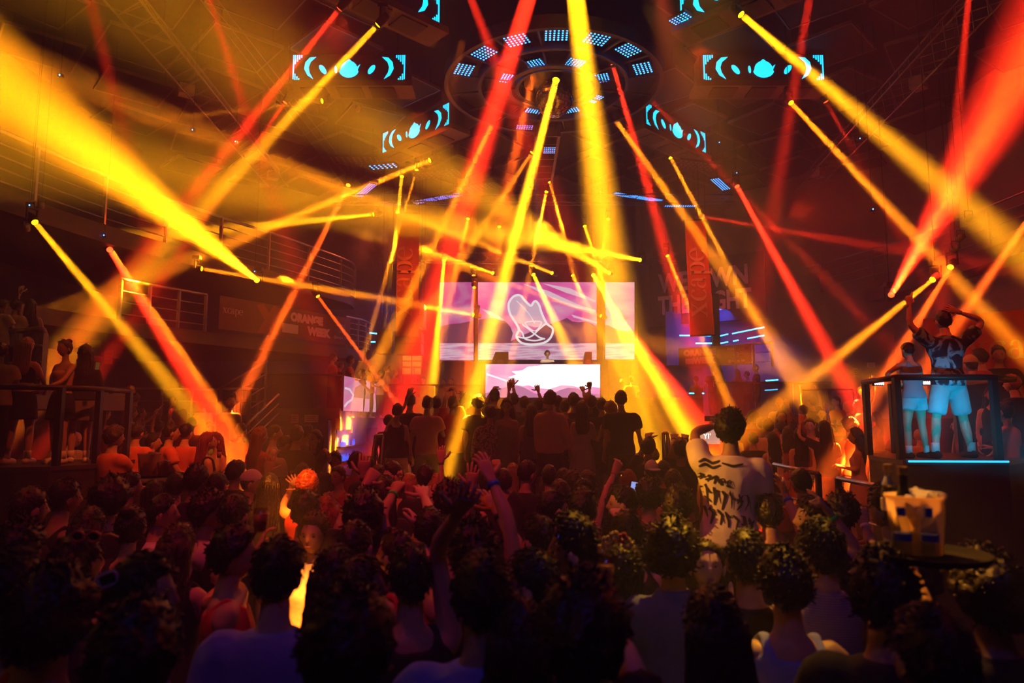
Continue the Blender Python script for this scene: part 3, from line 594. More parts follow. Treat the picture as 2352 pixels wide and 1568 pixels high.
for L in ([(1105, 708), (1130, 716), (1160, 735), (1152, 736), (1125, 724)], [(1198, 650), (1260, 668), (1330, 700), (1368, 712), (1368, 717), (1320, 706), (1250, 676)], [(1312, 722), (1372, 739), (1370, 743), (1318, 729)], [(1245, 650), (1310, 662), (1368, 690), (1368, 694), (1300, 672)]): px_poly(b, L, 26.985, .004)
part2('light_streaks', b, emit('screen_pale2', (1, .72, .82), 1.0))
# DJ booth with its own screen
bt = thing('dj_booth', 'white and pink lit screen-fronted booth on the stage with the disc jockey behind it', 'dj booth', (1.03, 23, 2.9)); o = np.array(bt.location)
b = MB(); b.box((-.9, 23.03, 2.9) - o, (2.98, 23.9, 4.06) - o); b.build('counter', M_BLACK, bt)
def bpart(name, polys, m, Y):
    b = MB(); [px_poly(b, p, Y, .006) for p in polys]; b.V = [v - o for v in b.V]; return b.build(name, m, bt)
bpart('screen_sky', [[(1115, 921), (1378, 921), (1378, 836), (1115, 836)]], sky_mat('booth_sky', 1.5, 9, .16), 23.02)
bpart('screen_glow', [[(1168, 866), (1186, 860), (1176, 853), (1200, 850), (1212, 842), (1235, 840), (1248, 837), (1378, 837), (1378, 890), (1362, 888), (1340, 893), (1318, 886), (1290, 884), (1262, 893), (1230, 890), (1214, 884), (1200, 886), (1172, 880), (1196, 874)]], emit('booth_white', (1, .97, .98), 2.6), 23.005)
bpart('screen_streak', [[(1117, 856), (1145, 866), (1175, 876), (1165, 877), (1140, 868), (1117, 861)]], emit('booth_streak', (1, .8, .88), 1.8), 23.0)
bpart('screen_hill', [[(1115, 921), (1115, 903), (1140, 895), (1165, 888), (1190, 886), (1205, 890), (1225, 902), (1245, 908), (1245, 921)], [(1245, 921), (1260, 908), (1285, 896), (1305, 890), (1325, 892), (1350, 903), (1378, 905), (1378, 921)]], emit('booth_hill', (.8, .28, .5), 1.0), 22.99)
b = MB(); b.box((.5, 23.1, 4.06) - o, (1.7, 23.6, 4.13) - o); b.build('mixer', M_BLACK, bt)
for x in (.75, 1.45): b = MB(); b.lathe([(.0, 0), (.15, 0), (.15, .03), (.02, .035)], 20, np.array((x, 23.35, 4.13)) - o); b.build('turntable', M_GREY, bt)
for x0, x1, lab in ((1131, 1168, 'black monitor speaker left of the disc jockey in front of the big screen'), (1340, 1358, 'black monitor speaker right of the disc jockey, behind the yellow beam')):
    p, q = at(x0, 831, 24.6), at(x1, 809, 24.6); t = thing('monitor_speaker', lab, 'speaker', ((p[0] + q[0]) / 2, 24.6, 4.06), 'monitor speakers'); w = (q[0] - p[0]) / 2
    b = MB(); b.poly([(-w, 0), (w, 0), (w, q[2] - 4.06), (-w * .6, q[2] - 4.06), (-w, .28)], .4, (0, -.2, 0), (1, 0, 0), (0, 0, 1), (0, 1, 0)); b.build('cabinet', M_BLACK, t)
    b = MB(); b.lathe([(0, 0), (.09, 0), (.12, .02)], 16); ob = b.build('cone', M_GREY, t); ob.rotation_euler.x = PI / 2; ob.location = (0, -.21, .17)
    b = MB(); b.box((-w, -.15, -1.16), (w, .2, 0)); b.build('stand', M_BLACK, t)
# screen reflection in the gallery glass, painted as a glowing panel
vp = thing('led_screen', 'pink and white screen reflection painted as a glowing panel along the left gallery', 'screen', (-4.4, 20.3, 2.45)); o = np.array(vp.location)
Pv, Qv = np.array((-4.44, 18.05)), np.array((-4.22, 24.2)); dv = np.append(unit(Qv - Pv), 0); nv = np.array([dv[1], -dv[0], 0])
def vpart(name, pts, m, off):
    b = MB(); b.poly(pts, .01, np.array((*Pv, 2.45)) + nv * off - o, dv, (0, 0, 1), nv); return b.build(name, m, vp)
b = MB(); b.poly([(0, 0), (5.2, 0), (5.2, .92), (0, .92)], .07, np.array((*Pv, 2.45)) - nv * .07 - o, dv, (0, 0, 1), nv); b.build('housing', M_BLACK, vp)
vpart('sky_picture', [(0, .0), (5.2, .0), (5.2, .92), (0, .92)], sky_mat('reflected_sky', .75, 4, .1), 0.)
vpart('hill_picture', [(.9, .38), (2.9, .38), (2.9, .62), (2.6, .72), (2.1, .78), (1.6, .76), (1.1, .66)], emit('reflected_hill', (.5, .2, .25), .6), .012)
b = MB(); b.tube([np.array((*Pv, 2.45)) + nv * .02 - o + dv * x + np.array((0, 0, z)) for x, z in ((.05, .6), (.5, .58), (.85, .45), (.7, .3), (.3, .22), (.05, .12))], .03, 6); b.build('outline_picture', emit('reflected_line', (.95, .75, .9), 1.0), vp)
# ------------------------------------------------------------------ banners and signs
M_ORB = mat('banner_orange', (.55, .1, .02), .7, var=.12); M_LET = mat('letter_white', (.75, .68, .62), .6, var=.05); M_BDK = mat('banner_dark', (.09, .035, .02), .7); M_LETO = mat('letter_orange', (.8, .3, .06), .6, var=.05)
def hanging_banner(label, TL, TR, BL, BR, Y, ytxt):
    a, b_, c, d = at(*TL, Y), at(*TR, Y), at(*BL, Y), at(*BR, Y); t = thing('hanging_banner', label, 'banner', tuple((c + d) / 2), 'hanging banners'); o = np.array(t.location)
    b = MB(); n = 14; rows = []
    for i in range(n + 1):
        u = i / n; w = np.array((0, .03 * math.sin(u * 7), 0)); rows.append((a + (c - a) * u + w - o, b_ + (d - b_) * u + w - o))
    V = [p for r in rows for p in r]; V += [p + (0, .012, 0) for p in V]; m = len(V) // 2; fs = []
    for i in range(n): k = 2 * i; fs += [(k, k + 2, k + 3, k + 1), (m + k + 1, m + k + 3, m + k + 2, m + k), (k + 1, k + 3, m + k + 3, m + k + 1), (k + 2, k, m + k, m + k + 2)]
    b.add(V, fs + [(0, 1, m + 1, m), (2 * n + 1, 2 * n, m + 2 * n, m + 2 * n + 1)]); b.build('cloth', M_ORB, t)
    b = MB(); b.tube([a - o - (.05, 0, 0), b_ - o + (.05, 0, 0)], .03, 8); b.tube([c - o, d - o], .025, 8); b.build('batten', M_BLACK, t)
    dn = unit(c - a); rt = unit(b_ - a); z0, z1 = at(TL[0], ytxt[1], Y), at(TL[0], ytxt[0], Y); L = np.linalg.norm(z1 - z0); wd = np.linalg.norm(b_ - a)
    h = L / 4.45; b = MB(); u = (z0[2] - c[2]) / (a[2] - c[2]); base = c + (a - c) * u + (d - c) * .72 - (0, .055, 0) - o
    serif_word(b, base, -dn, -rt, np.cross(-dn, -rt), h); b.build('lettering', M_LETO if Y > 21 else mat('letter_rust', (.75, .42, .3), .6), t)
    b = MB(); b.tube([a - o, a + (0, 0, 11.55 - a[2]) - o], .008, 5); b.tube([b_ - o, b_ + (0, 0, 11.55 - b_[2]) - o], .008, 5); b.build('hanging_wires', M_BLACK, t)
hanging_banner('tall orange banner hanging left of the screens, its lettering reading upwards', (913, 490), (963, 490), (909, 773), (961, 773), 21.4, (568, 728))
hanging_banner('tall red banner hanging in front of the slogan wall on the right', (1573, 505), (1620, 505), (1585, 771), (1642, 769), 20, (572, 728))
def wall_banner(label, p, q, z0, z1, items, group=None, mb_=M_BDK):
    p, q = np.array(p, float), np.array(q, float); d = np.append(unit(q - p), 0); L = np.linalg.norm(q - p); n = np.array([d[1], -d[0], 0]); t = thing('banner', label, 'banner', (*((p + q) / 2), z0), group); o = np.array(t.location)
    b = MB(); b.poly([(0, 0), (L, 0), (L, z1 - z0), (0, z1 - z0)], .015, np.array((*p, z0)) - o - n * .015, d, (0, 0, 1), n); b.build('cloth', mb_, t)
    for k in items: k(t, np.array((*p, z0)) - o + n * .008, d, n, L, z1 - z0)
    return t
def words(txt, u, v, h, m, sx=1., off=.0, sp=1.0, name='lettering'):
    def f(t, o, d, n, L, H): lettering(name, text_mesh(txt, h * H * 1.35, .003, off * H, sp), m, t, o + d * (u * L) + np.array((0, 0, v * H)), d, (0, 0, 1), sx)
    return f
def rect(name, u0, u1, v0, v1, m):
    def f(t, o, d, n, L, H): b = MB(); b.poly([(u0 * L, v0 * H), (u1 * L, v0 * H), (u1 * L, v1 * H), (u0 * L, v1 * H)], .004, o, d, (0, 0, 1), n); b.build(name, m, t)
    return f
def outline(name, pts, m):
    def f(t, o, d, n, L, H): b = MB(); b.poly([(x * L, y * H) for x, y in pts], .003, o, d, (0, 0, 1), n); b.build(name, m, t)
    return f
def serif(u, v, h, m):
    def f(t, o, d, n, L, H): b = MB(); serif_word(b, o + d * u * L + np.array((0, 0, v * H)), d, (0, 0, 1), n, h * H, .004); b.build('lettering', m, t)
    return f
def note(u, v, h, m):                       # a musical-note emblem
    def f(t, o, d, n, L, H):
        b = MB(); c = o + d * u * L + np.array((0, 0, v * H)); h_ = h * H; b.tube([c + d * h_ * .12 + (0, 0, h_ * .5), c + d * h_ * .12, c + d * .0 - (0, 0, h_ * .32), c - d * h_ * .2 - (0, 0, h_ * .1), c - (0, 0, 0)], h_ * .07, 6); b.tube([c + d * h_ * .12 + (0, 0, h_ * .5), c + d * h_ * .22 + (0, 0, h_ * .32), c + d * h_ * .4 + (0, 0, h_ * .24)], h_ * .07, 6); b.build('emblem', m, t)
    return f
def camera_mark(u, v, h, m):
    def f(t, o, d, n, L, H):
        b = MB(); c = o + d * u * L + np.array((0, 0, v * H)); k = h * H * .5; b.tube([c + d * k * math.copysign(abs(math.cos(a)) ** .5, math.cos(a)) + np.array((0, 0, k * math.copysign(abs(math.sin(a)) ** .5, math.sin(a)))) for a in np.linspace(0, 2 * PI, 20, endpoint=False)], k * .14, 6, closed=True)
        b.tube([c + d * k * .5 * math.cos(a) + np.array((0, 0, k * .5 * math.sin(a))) for a in np.linspace(0, 2 * PI, 14, endpoint=False)], k * .13, 6, closed=True); b.build('emblem', m, t)
    return f
bp0, bp1 = at(497, 678, 18.05), at(797, 729, 22.3)
wall_banner('long dark orange banner with big white block letters on the lower left balcony', (bp0[0] + .12, 18.0), (bp1[0] + .12, 22.3), 4.62, 5.52, [
    outline('orange_stripe', [(.25, .05), (.31, .02), (.42, .92), (.36, .98)], mat('brush_orange', (.3, .09, .02), .7)), outline('orange_stripe', [(.36, .02), (.41, .06), (.35, .55), (.29, .98), (.24, .9)], mat('brush_orange', (.3, .09, .02), .7)),
    serif(.02, .5, .16, M_LET), words('ORANGE', .62, .7, .27, M_LET, .95, .03), words('WEEK', .72, .31, .27, M_LET, 1.0, .03), rect('white_block', .43, .55, .16, .46, M_LET),
    words('SHARE', .91, .68, .1, M_LET, 1, 0, 1.25), note(.905, .46, .16, M_LET), words('@xcape_lat', .91, .24, .1, M_LET)])
wall_banner('dim purple banner with block letters under the blue-lit strips on the right', (5.9, 24.1), (8.0, 22.7), 4.05, 4.72, [
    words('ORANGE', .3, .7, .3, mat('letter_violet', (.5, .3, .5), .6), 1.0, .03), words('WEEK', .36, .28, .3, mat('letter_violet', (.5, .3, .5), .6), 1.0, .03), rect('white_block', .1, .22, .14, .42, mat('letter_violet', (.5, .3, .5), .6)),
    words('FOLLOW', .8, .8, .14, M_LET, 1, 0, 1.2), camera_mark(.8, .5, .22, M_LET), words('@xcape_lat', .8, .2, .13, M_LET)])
# slogan in big letters on the slanting wall at the right
sg = thing('wall_lettering', 'big pale block-letter slogan on the slanting wall behind the right banner', 'sign', (7.3, 25.9, 6.2)); o = np.array(sg.location)
wp, wq = at(1512, 640, 26.9), at(1724, 614, 24.9); dW = unit((wq - wp) * (1, 1, 0)); Lw = np.linalg.norm((wq - wp)[:2]); nW = np.array([dW[1], -dW[0], 0])
for txt, v in (('WE OWN', 7.55), ('THE NIGHT', 6.65)):
    me = text_mesh(txt, 1.05, .03, .035, 1.0); wd = me.vertices and (max(x.co.x for x in me.vertices) - min(x.co.x for x in me.vertices))
    lettering('lettering', me, mat('letter_brick', (.85, .6, .55), .7), sg, np.array((*(wp + wq)[:2] / 2, v)) + nW * .05 - o, dW, (0, 0, 1), Lw / wd * (1.0 if 'THE' in txt else .97), .95)
b = MB(); b.poly([(-.4, 5.9), (Lw + .5, 5.9), (Lw + .5, 8.4), (-.4, 8.4)], .08, np.array((*wp[:2], 0)) - o - nW * .08, dW, (0, 0, 1), nW); b.build('backing_board', mat('sign_board', (.06, .05, .06), .7), sg)
wall_banner('orange sign with cream script lettering at the right edge, behind the dancers', (7.05, 11.6), (8.9, 9.4), 2.75, 3.95, [serif(.22, .36, .25, mat('letter_tan', (.5, .3, .15), .7))], None, mat('sign_red', (.5, .07, .03), .6))
def paper(label, x, y, Y, w, h, lines=3, txt=None, m=None, lm=None):
    p = at(x, y, Y); t = thing('paper_notice', label, 'notice', tuple(p)); b = MB(); s = Y / F; b.box((-w * s / 2, 0, -h * s / 2), (w * s / 2, .012, h * s / 2)); b.build('sheet', m or mat('paper', (.5, .4, .34), .8), t)
    if txt: lettering('lettering', text_mesh(txt, h * s * .5, .002), lm or M_LET, t, (0, -.006, 0), XA, ZA)
    else:
        b = MB()
        for k in range(lines): b.box((-w * s * .35, -.004, h * s * (.25 - .25 * k) - .01), (w * s * (.35 - .1 * (k % 2)), 0, h * s * (.25 - .25 * k) + .01))
        b.build('printed_lines', mat('print_grey', (.2, .12, .1), .8), t)
    return t
boxobj('wall_under_gallery', (-13, 17.6, .75), (-4.7, 17.95, 2.2), M_DARK)
paper('small square paper notice on the dark wall under the left gallery', 677, 961, 17.5, 16, 20)
paper('wider paper notice right of the square one under the left gallery', 715, 961, 17.5, 31, 17)
paper('cream paper notice with dark letters at the corner of the blue-lit bar', 800, 986, 19.2, 18, 16, 1)
paper('small paper sheet lower on the wall of the blue-lit bar', 800, 1052, 19.2, 14, 11)
paper('sheet of paper on the far wall behind the left platform dancers', 203, 786, 17.0, 60, 24, 2, m=mat('poster_red', (.4, .14, .08), .8)); paper('upright dark red poster behind the left platform', 249, 820, 17.0, 20, 32, m=mat('poster_red', (.4, .14, .08), .8))
paper('small dark exit sign with pale letters right of the dance platform', 1640, 961, 14.5, 44, 12, txt='SALIDA', m=mat('exit_dark', (.06, .03, .03), .6), lm=mat('exit_letters', (.6, .45, .4), .6))
paper('pale pink lit sign with glowing white letters behind the man in the white tee', 1624, 1002, 14, 58, 34, txt="YI'", m=emit('sign_pink', (.9, .42, .32), .8), lm=emit('sign_letters', (1, .9, .95), 3))
paper('paper sheet on the far right wall left of the podium dancers', 2001, 838, 18, 18, 11); paper('second small sheet on the far right wall, lower than the first', 1966, 855, 18, 10, 20)
# ------------------------------------------------------------------ ceiling rig
LEDB = emit('led_blue', (.03, .28, 1), 7); LEDC = emit('led_cyan', (.0, .62, 1), 2.2); LEDV = emit('led_violet', (.18, .2, 1), 4)
RC = np.array((.98, 15.6, 10.25))
ring = thing('lighting_ring', 'large double ring truss in the middle of the ceiling carrying blue lamp panels', 'ceiling ring', (*RC[:2], 10.1))
def hoop(name, r0, r1, z0, z1, m):
    a = np.linspace(0, 2 * PI, 56, endpoint=False); b = MB(); b.rings([np.stack([np.cos(a) * r, np.sin(a) * r, np.full(56, z)], 1) for r, z in ((r0, z0), (r1, z0), (r1, z1), (r0, z1))], closed=True); return b.build(name, m, ring)
M_RING = mat('ring_metal', (.05, .047, .047), .5, .3)
hoop('outer_hoop', 2.5, 2.6, .0, .3, M_RING); hoop('middle_hoop', 1.72, 1.8, .0, .3, M_RING); hoop('inner_hoop', .82, .9, .0, .25, M_RING); hoop('ring_plate', .85, 2.55, .28, .31, mat('ring_plate', (.018, .016, .016), .6)); hoop('lower_plate', 1.0, 1.12, -.02, .02, M_GREY)
for k in range(16):
    a = k * PI / 8 + .2; b = MB(); b.tube([(math.cos(a) * .85, math.sin(a) * .85, .1), (math.cos(a) * 2.55, math.sin(a) * 2.55, .1)], .03, 6); b.build('spoke', M_RING, ring)
b = MB()
for k in range(4): a = k * PI / 2 + .4; b.tube([(math.cos(a) * 1.76, math.sin(a) * 1.76, .3), (math.cos(a) * 1.76, math.sin(a) * 1.76, 1.34)], .03, 6)
b.build('hanger', M_RING, ring)
def led_panel(label, c, rz, w, d, nx, ny, m, group, tilt=0, rad=None):
    t = thing('dot_lamp', label, 'lamp panel', tuple(c), group, rz); t.rotation_euler.x = tilt
    b = MB(); b.box((-w / 2, -d / 2, 0), (w / 2, d / 2, .06)); b.build('housing', M_BLACK, t)
    b = MB(); r = rad or min(w / nx, d / ny) * .27
    for i in range(nx):
        for j in range(ny): b.ell(((i - (nx - 1) / 2) * w / nx, (j - (ny - 1) / 2) * d / ny, -.004), (r, r, r * .5), 8, 4)
    b.build('light_dots', m, t)
    if 'strips' in group or 'boards' in group or 'alone' in label: b = MB(); [b.tube([(u * w, 0, .06), (u * w, 0, 11.61 - c[2])], .008, 5) for u in (-.35, .35)]; b.build('hanger', M_BLACK, t)
    return t
OUT = [(1112, 122, 'outer ring, left'), (1187, 92, 'outer ring, near the thick red beam'), (1278, 81, 'outer ring, at the front'), (1370, 90, 'outer ring, right of the thick yellow beam'), (1443, 115, 'outer ring, front right'), (1476, 157, 'outer ring, far right'), (1066, 160, 'outer ring, far left')]
for x, y, w in OUT:
    p = atz(x, y, 10.2); a = math.atan2(p[1] - RC[1], p[0] - RC[0]); led_panel('blue dotted lamp panel on the ' + w, p, a - PI / 2, .52, .42, 6, 5, LEDB, 'blue ring panels')
INN = [(1166, 180, 'inner ring, left'), (1228, 146, 'inner ring, behind the red beam'), (1321, 144, 'inner ring, crossed by the yellow beam'), (1383, 179, 'inner ring, right'), (1365, 226, 'inner ring, right rear in the yellow beam'), (1311, 252, 'inner ring, rear right of the mirror ball'), (1226, 253, 'inner ring, rear left of the mirror ball')]
for x, y, w in INN:
    p = atz(x, y, 10.2); a = math.atan2(p[1] - RC[1], p[0] - RC[0]); led_panel('blue dotted lamp panel on the ' + w, p, a - PI / 2, .42, .34, 6, 5, LEDB, 'blue ring panels')
p = atz(1567, 46, 10.3); led_panel('blue lamp panel alone on the ceiling right of the front LED arm', p, .7, .42, .42, 6, 6, LEDB, 'blue ring panels')
for x, y, w, d, rz, nx, ny, m, lab in ((880, 382, .9, .38, -.25, 6, 3, emit('led_soft', (.1, .4, 1), 3), 'row of soft blue round lamps under the left rear ceiling edge'), (840, 437, .3, 1.5, .55, 4, 14, LEDV, 'steep violet strip of dots at the left rear'), (1003, 456, 2.0, .35, -.5, 26, 4, LEDV, 'long violet dotted strip left of the thick red beam'), (1466, 453, 2.0, .3, .42, 26, 4, LEDB, 'long blue dotted strip right of the yellow beam'), (1567, 473, 1.3, .2, 0, 16, 2, LEDB, 'short blue dotted strip over the right banner'), (895, 470, .9, .2, 0, 12, 2, LEDV, 'short violet dotted strip over the left banner'), (1655, 423, .3, 1.3, -.6, 4, 12, LEDB, 'steep blue strip of dots at the right rear'), (1030, 470, .8, .16, 0, 10, 2, LEDV, 'faint violet strip right of the left banner top'), (1262, 345, .35, .5, 0, 6, 4, LEDB, 'small blue panel on the rear arm under the ring'), (1205, 292, .45, .3, .1, 7, 3, LEDV, 'small violet panel at the rear lip of the ring')):
    led_panel(lab, atz(x, y, 9.9), rz, w, d, nx, ny, m, 'rear ceiling strips')
for k, (x, y) in enumerate(((815, 368), (1000, 400), (1600, 380), (1100, 430))):
    led_panel(('unlit dotted lamp board beside the soft blue lamps', 'unlit dotted lamp board over the left banner', 'unlit dotted lamp board at the right rear', 'unlit dotted lamp board behind the red beam')[k], atz(x, y, 10.0), (.0, -.3, .3, -.4)[k], 1.5, .6, 9, 4, mat('lens_unlit', (.3, .25, .22), .3), 'unlit ceiling boards')
# mirror ball
mbll = thing('mirror_ball', 'mirror ball under the centre of the ceiling ring, glinting gold', 'mirror ball', (RC[0] + .02, RC[1], 9.4))
b = MB(); n1 = 20
for i in range(n1):
    t0, t1 = PI * i / n1 + .006, PI * (i + 1) / n1 - .006; nn = max(5, int(40 * math.sin((t0 + t1) / 2)))
    for j in range(nn):
        p0, p1 = 2 * PI * (j + .05) / nn, 2 * PI * (j + .95) / nn; jit = np.array([random.uniform(-.008, .008) for _ in range(3)])
        b.add(np.array([(math.sin(t) * math.cos(p), math.sin(t) * math.sin(p), math.cos(t)) for t, p in ((t0, p0), (t1, p0), (t1, p1), (t0, p1))]) * .455 + jit + (0, 0, .46), [(0, 1, 2, 3)])
b.build('mirror_tiles', mat('mirror_tile', (.85, .8, .72), .12, 1., .05), mbll); b = MB(); b.ell((0, 0, .46), (.44,) * 3, 24, 16); b.build('core', M_DARK, mbll, True)
b = MB(); b.tube([(0, 0, .9), (0, 0, 2.22)], .015, 6); b.lathe([(.05, .9), (.05, .97), (.02, 1.0)], 12); b.build('hanging_rod', M_BLACK, mbll)
# six arms with cyan picture boards
def arm(label, ang, r0, r1, z0=10.25, h=.66):
    d = np.array((math.cos(ang), math.sin(ang), 0)); t = thing('led_boom', label, 'LED arm', tuple(RC * (1, 1, 0) + d * (r0 + r1) / 2 + (0, 0, z0)), 'LED arms round the ceiling ring')
    mid = np.array(t.location); s = np.array((-d[1], d[0], 0)); s = s if s @ (np.array((0, 0, HC)) - mid) > 0 else -s; rt = np.cross((0, 0, 1), s) * 1.; L = (r1 - r0) / 2
    b = MB(); b.poly([(-L, 0), (L, 0), (L, h), (-L, h)], .5, s * .12, rt, (0, 0, 1), -s); b.build('board', mat('board_blue', (.02, .025, .07), .5), t)
    b = MB(); b.poly([(-L - .1, -.16), (L + .1, -.16), (L + .1, -.02), (-L - .1, -.02)], .7, s * .2, rt, (0, 0, 1), -s); b.build('under_beam', mat('arm_beam', (.14, .11, .1), .6), t)
    b = MB(); [b.poly([(u * L - .3, -.19), (u * L + .3, -.19), (u * L + .3, -.16), (u * L - .3, -.16)], .5, s * .12, rt, (0, 0, 1), -s) for u in (-.6, .0, .55)]; b.build('beam_hatch', M_DARK, t)
    b = MB(); [b.tube([rt * u * L + (0, 0, h), rt * u * L + (0, 0, 11.55 - z0)], .02, 6) for u in (-.8, .8)]; b.build('hanger', M_BLACK, t)
    b = MB(); o = s * .125
    def P(pts): b.poly([((x - .5) * 2 * L * .95, y * h) for x, y in pts], .006, o, rt, (0, 0, 1), s)
    P([(.5 + .075 * math.cos(a) * (1 + .2 * (math.sin(a) < 0)), .43 + .32 * math.sin(a) + .07 * (abs(math.cos(a)) < .3) * (math.sin(a) > 0)) for a in np.linspace(0, 2 * PI, 20, endpoint=False)]); P([(.565, .5), (.6, .62), (.572, .36)])
    for c, w in ((.27, .035), (.70, .033), (.385, .012)): P([(c + w * math.cos(a), .42 + .14 * math.sin(a) + (-1.6 * (w * math.cos(a)) * (1 if c < .5 else -1)) * 2) for a in np.linspace(0, 2 * PI, 12, endpoint=False)])
    for sg, c in ((1, .105), (-1, .895)):
        X = lambda u: c + sg * u
        P([(X(.105), .9), (X(.05), .88), (X(.01), .7), (X(0), .45), (X(.03), .2), (X(.085), .05), (X(.05), .3), (X(.04), .5), (X(.055), .7)])
        for i, (x0, lo) in enumerate(((-.1, .05), (-.085, .62), (-.066, .72), (-.048, .8), (-.03, .86))): P([(X(x0), lo), (X(x0 + .011), lo), (X(x0 + .011), .97), (X(x0), .97)])
        for i, (x0, hi) in enumerate(((-.084, .26), (-.066, .16), (-.05, .09))): P([(X(x0), .0), (X(x0 + .011), .0), (X(x0 + .011), hi), (X(x0), hi)])
    b.build('cyan_picture', LEDC, t)
arm('LED arm to the left of the ceiling ring, lit with cyan shapes', PI, 3.45, 6.3); arm('LED arm to the right of the ceiling ring, crossed by the yellow beam', 0, 3.5, 6.55)
arm('slanting LED arm at the rear left of the ceiling ring', math.radians(137), 3.5, 6.7); arm('slanting LED arm at the rear right of the ceiling ring', math.radians(43), 3.5, 6.7)
arm('LED arm cut by the top edge, front left of the ceiling ring', math.radians(223), 3.4, 6.4); arm('LED arm cut by the top edge, front right of the ceiling ring', math.radians(-43), 3.4, 6.4)
ra = thing('ceiling_boom', 'bare metal arm running from the rear of the ring towards the stage', 'ceiling arm', (RC[0], 19.5, 9.9)); b = MB(); b.box((-.35, -1.6, 0), (-.27, 2.6, .35)); b.box((.27, -1.6, 0), (.35, 2.6, .35)); b.build('side_beam', M_GREY, ra)
b = MB(); [b.box((-.3, y, .05), (.3, y + .06, .3)) for y in np.linspace(-1.5, 2.4, 8)]; b.build('cross_bar', M_GREY, ra); b = MB(); [b.tube([(x, y, .35), (x, y, 1.68)], .015, 5) for x in (-.31, .31) for y in (-1, 2)]; b.build('hanger', M_BLACK, ra)
# ceiling panels: square boards with bright edges, set diamond-wise
M_PAN = mat('panel_face', (.006, .0055, .006), .8); M_EDGE = mat('panel_edge', (.16, .14, .13), .5)
PANB, PANE = None, None
for i in range(-5, 6):
    for j in range(0, 10):
        x, y = i * 2.35 + (j % 2) * 1.17 + .5, 7.6 + j * 1.95
        if abs(x) > 12.3 or math.hypot(x - RC[0], y - RC[1]) < 2.9: continue
        t = thing('ceiling_board', 'square dark ceiling panel with a thin pale edge, hung among its row', 'ceiling panel', (x, y, 11.0), 'ceiling panels', random.uniform(.55, .95))
        if PANB is None:
            b = MB(); b.box((-.78, -.78, 0), (.78, .78, .05)); PANB = b.mesh('board', M_PAN); b = MB(); [b.box(p, q) for p, q in (((-.8, -.8, -.02), (.8, -.765, .06)), ((-.8, .765, -.02), (.8, .8, .06)), ((-.8, -.765, -.02), (-.765, .765, .06)), ((.765, -.765, -.02), (.8, .765, .06)))]; PANE = b.mesh('edge', M_EDGE)
            b = MB(); [b.tube([(u, v, .05), (u, v, .6)], .008, 5) for u in (-.6, .6) for v in (-.6, .6)]; PANH = b.mesh('hanger', M_BLACK)
        link('board', PANB, t); link('edge_frame', PANE, t); link('hanger', PANH, t)
# trusses
def truss(label, p, q, w=.34, n=14, m=M_TRUSS, r=.022):
    p, q = np.array(p, float), np.array(q, float); t = thing('truss', label, 'truss', tuple((p + q) / 2)); o = np.array(t.location); d = unit(q - p); x, y, _ = rot_to(d); C = [x * w * math.cos(a) + np.array((0, 0, 1)) * w * math.sin(a) for a in (PI / 2, PI / 2 + 2.1, PI / 2 - 2.1)]
    for c in C: b = MB(); b.tube([p + c - o, q + c - o], r, 6); b.build('chord', m, t, True)
    b = MB(); L = np.linalg.norm(q - p)
    for k in range(n):
        a, e = p + d * L * k / n, p + d * L * (k + 1) / n
        for i in range(3): b.tube([a + C[i] - o, e + C[(i + 1) % 3] - o], r * .45, 5)
    b.build('lacing', m, t); b = MB(); [b.tube([p + d * L * u + (0, 0, w) - o, p * (1, 1, 0) + (d * L * u) * (1, 1, 0) + (0, 0, 11.58) - o], .01, 5) for u in (.2, .8)] if max(p[2], q[2]) < 11.2 else None
    if b.V: b.build('hanger', M_BLACK, t)
truss('long triangular truss running back along the left side of the ceiling', atz(250, -60, 9.7), atz(640, 415, 9.7), .36, 22); truss('long triangular truss running back along the right side of the ceiling', atz(2300, -60, 9.7), atz(1850, 425, 9.7), .36, 22)
truss('front truss above the big screens carrying a row of lamps', (-5.2, 25.75, 8.33), (6.4, 25.75, 8.33), .25, 26, M_TRUSS); truss('slim truss over the stage at the rear of the ceiling', (-6, 22.5, 9.6), (7.5, 22.5, 9.6), .2, 26)
for i, (x0, x1) in enumerate(((430, 790), (448, 812), (470, 830))):
    t = thing('ceiling_cable', ('outermost', 'middle', 'innermost')[i] + ' of three cables strung beside the left ceiling truss', 'cable', tuple((atz(x0, -40, 10.3) + atz(x1, 425, 10.3)) / 2), 'ceiling cables'); b = MB(); b.tube([atz(x0, -40, 10.3) - np.array(t.location), atz(x1, 425, 10.3) - np.array(t.location)], .012, 5); b.build('strand', M_TRUSS, t)
for x, y, lab in ((428, 218, 'pink-lit box on the left ceiling truss, nearer one'), (627, 410, 'pale box at the far end of the left ceiling truss'), (2110, 202, 'pale box on the right ceiling truss, nearer one'), (1880, 405, 'pale box at the far end of the right ceiling truss')):
    t = thing('junction_box', lab, 'box', tuple(atz(x, y, 9.55))); b = MB(); b.box((-.16, -.13, -.02), (.16, .13, .22)); ob = b.build('case', mat('box_pale', (.5, .36, .36), .6), t); ob.rotation_euler.z = .6; b = MB(); b.box((-.14, -.15, .22), (.14, .15, .26)); b.build('clamp', M_BLACK, t)
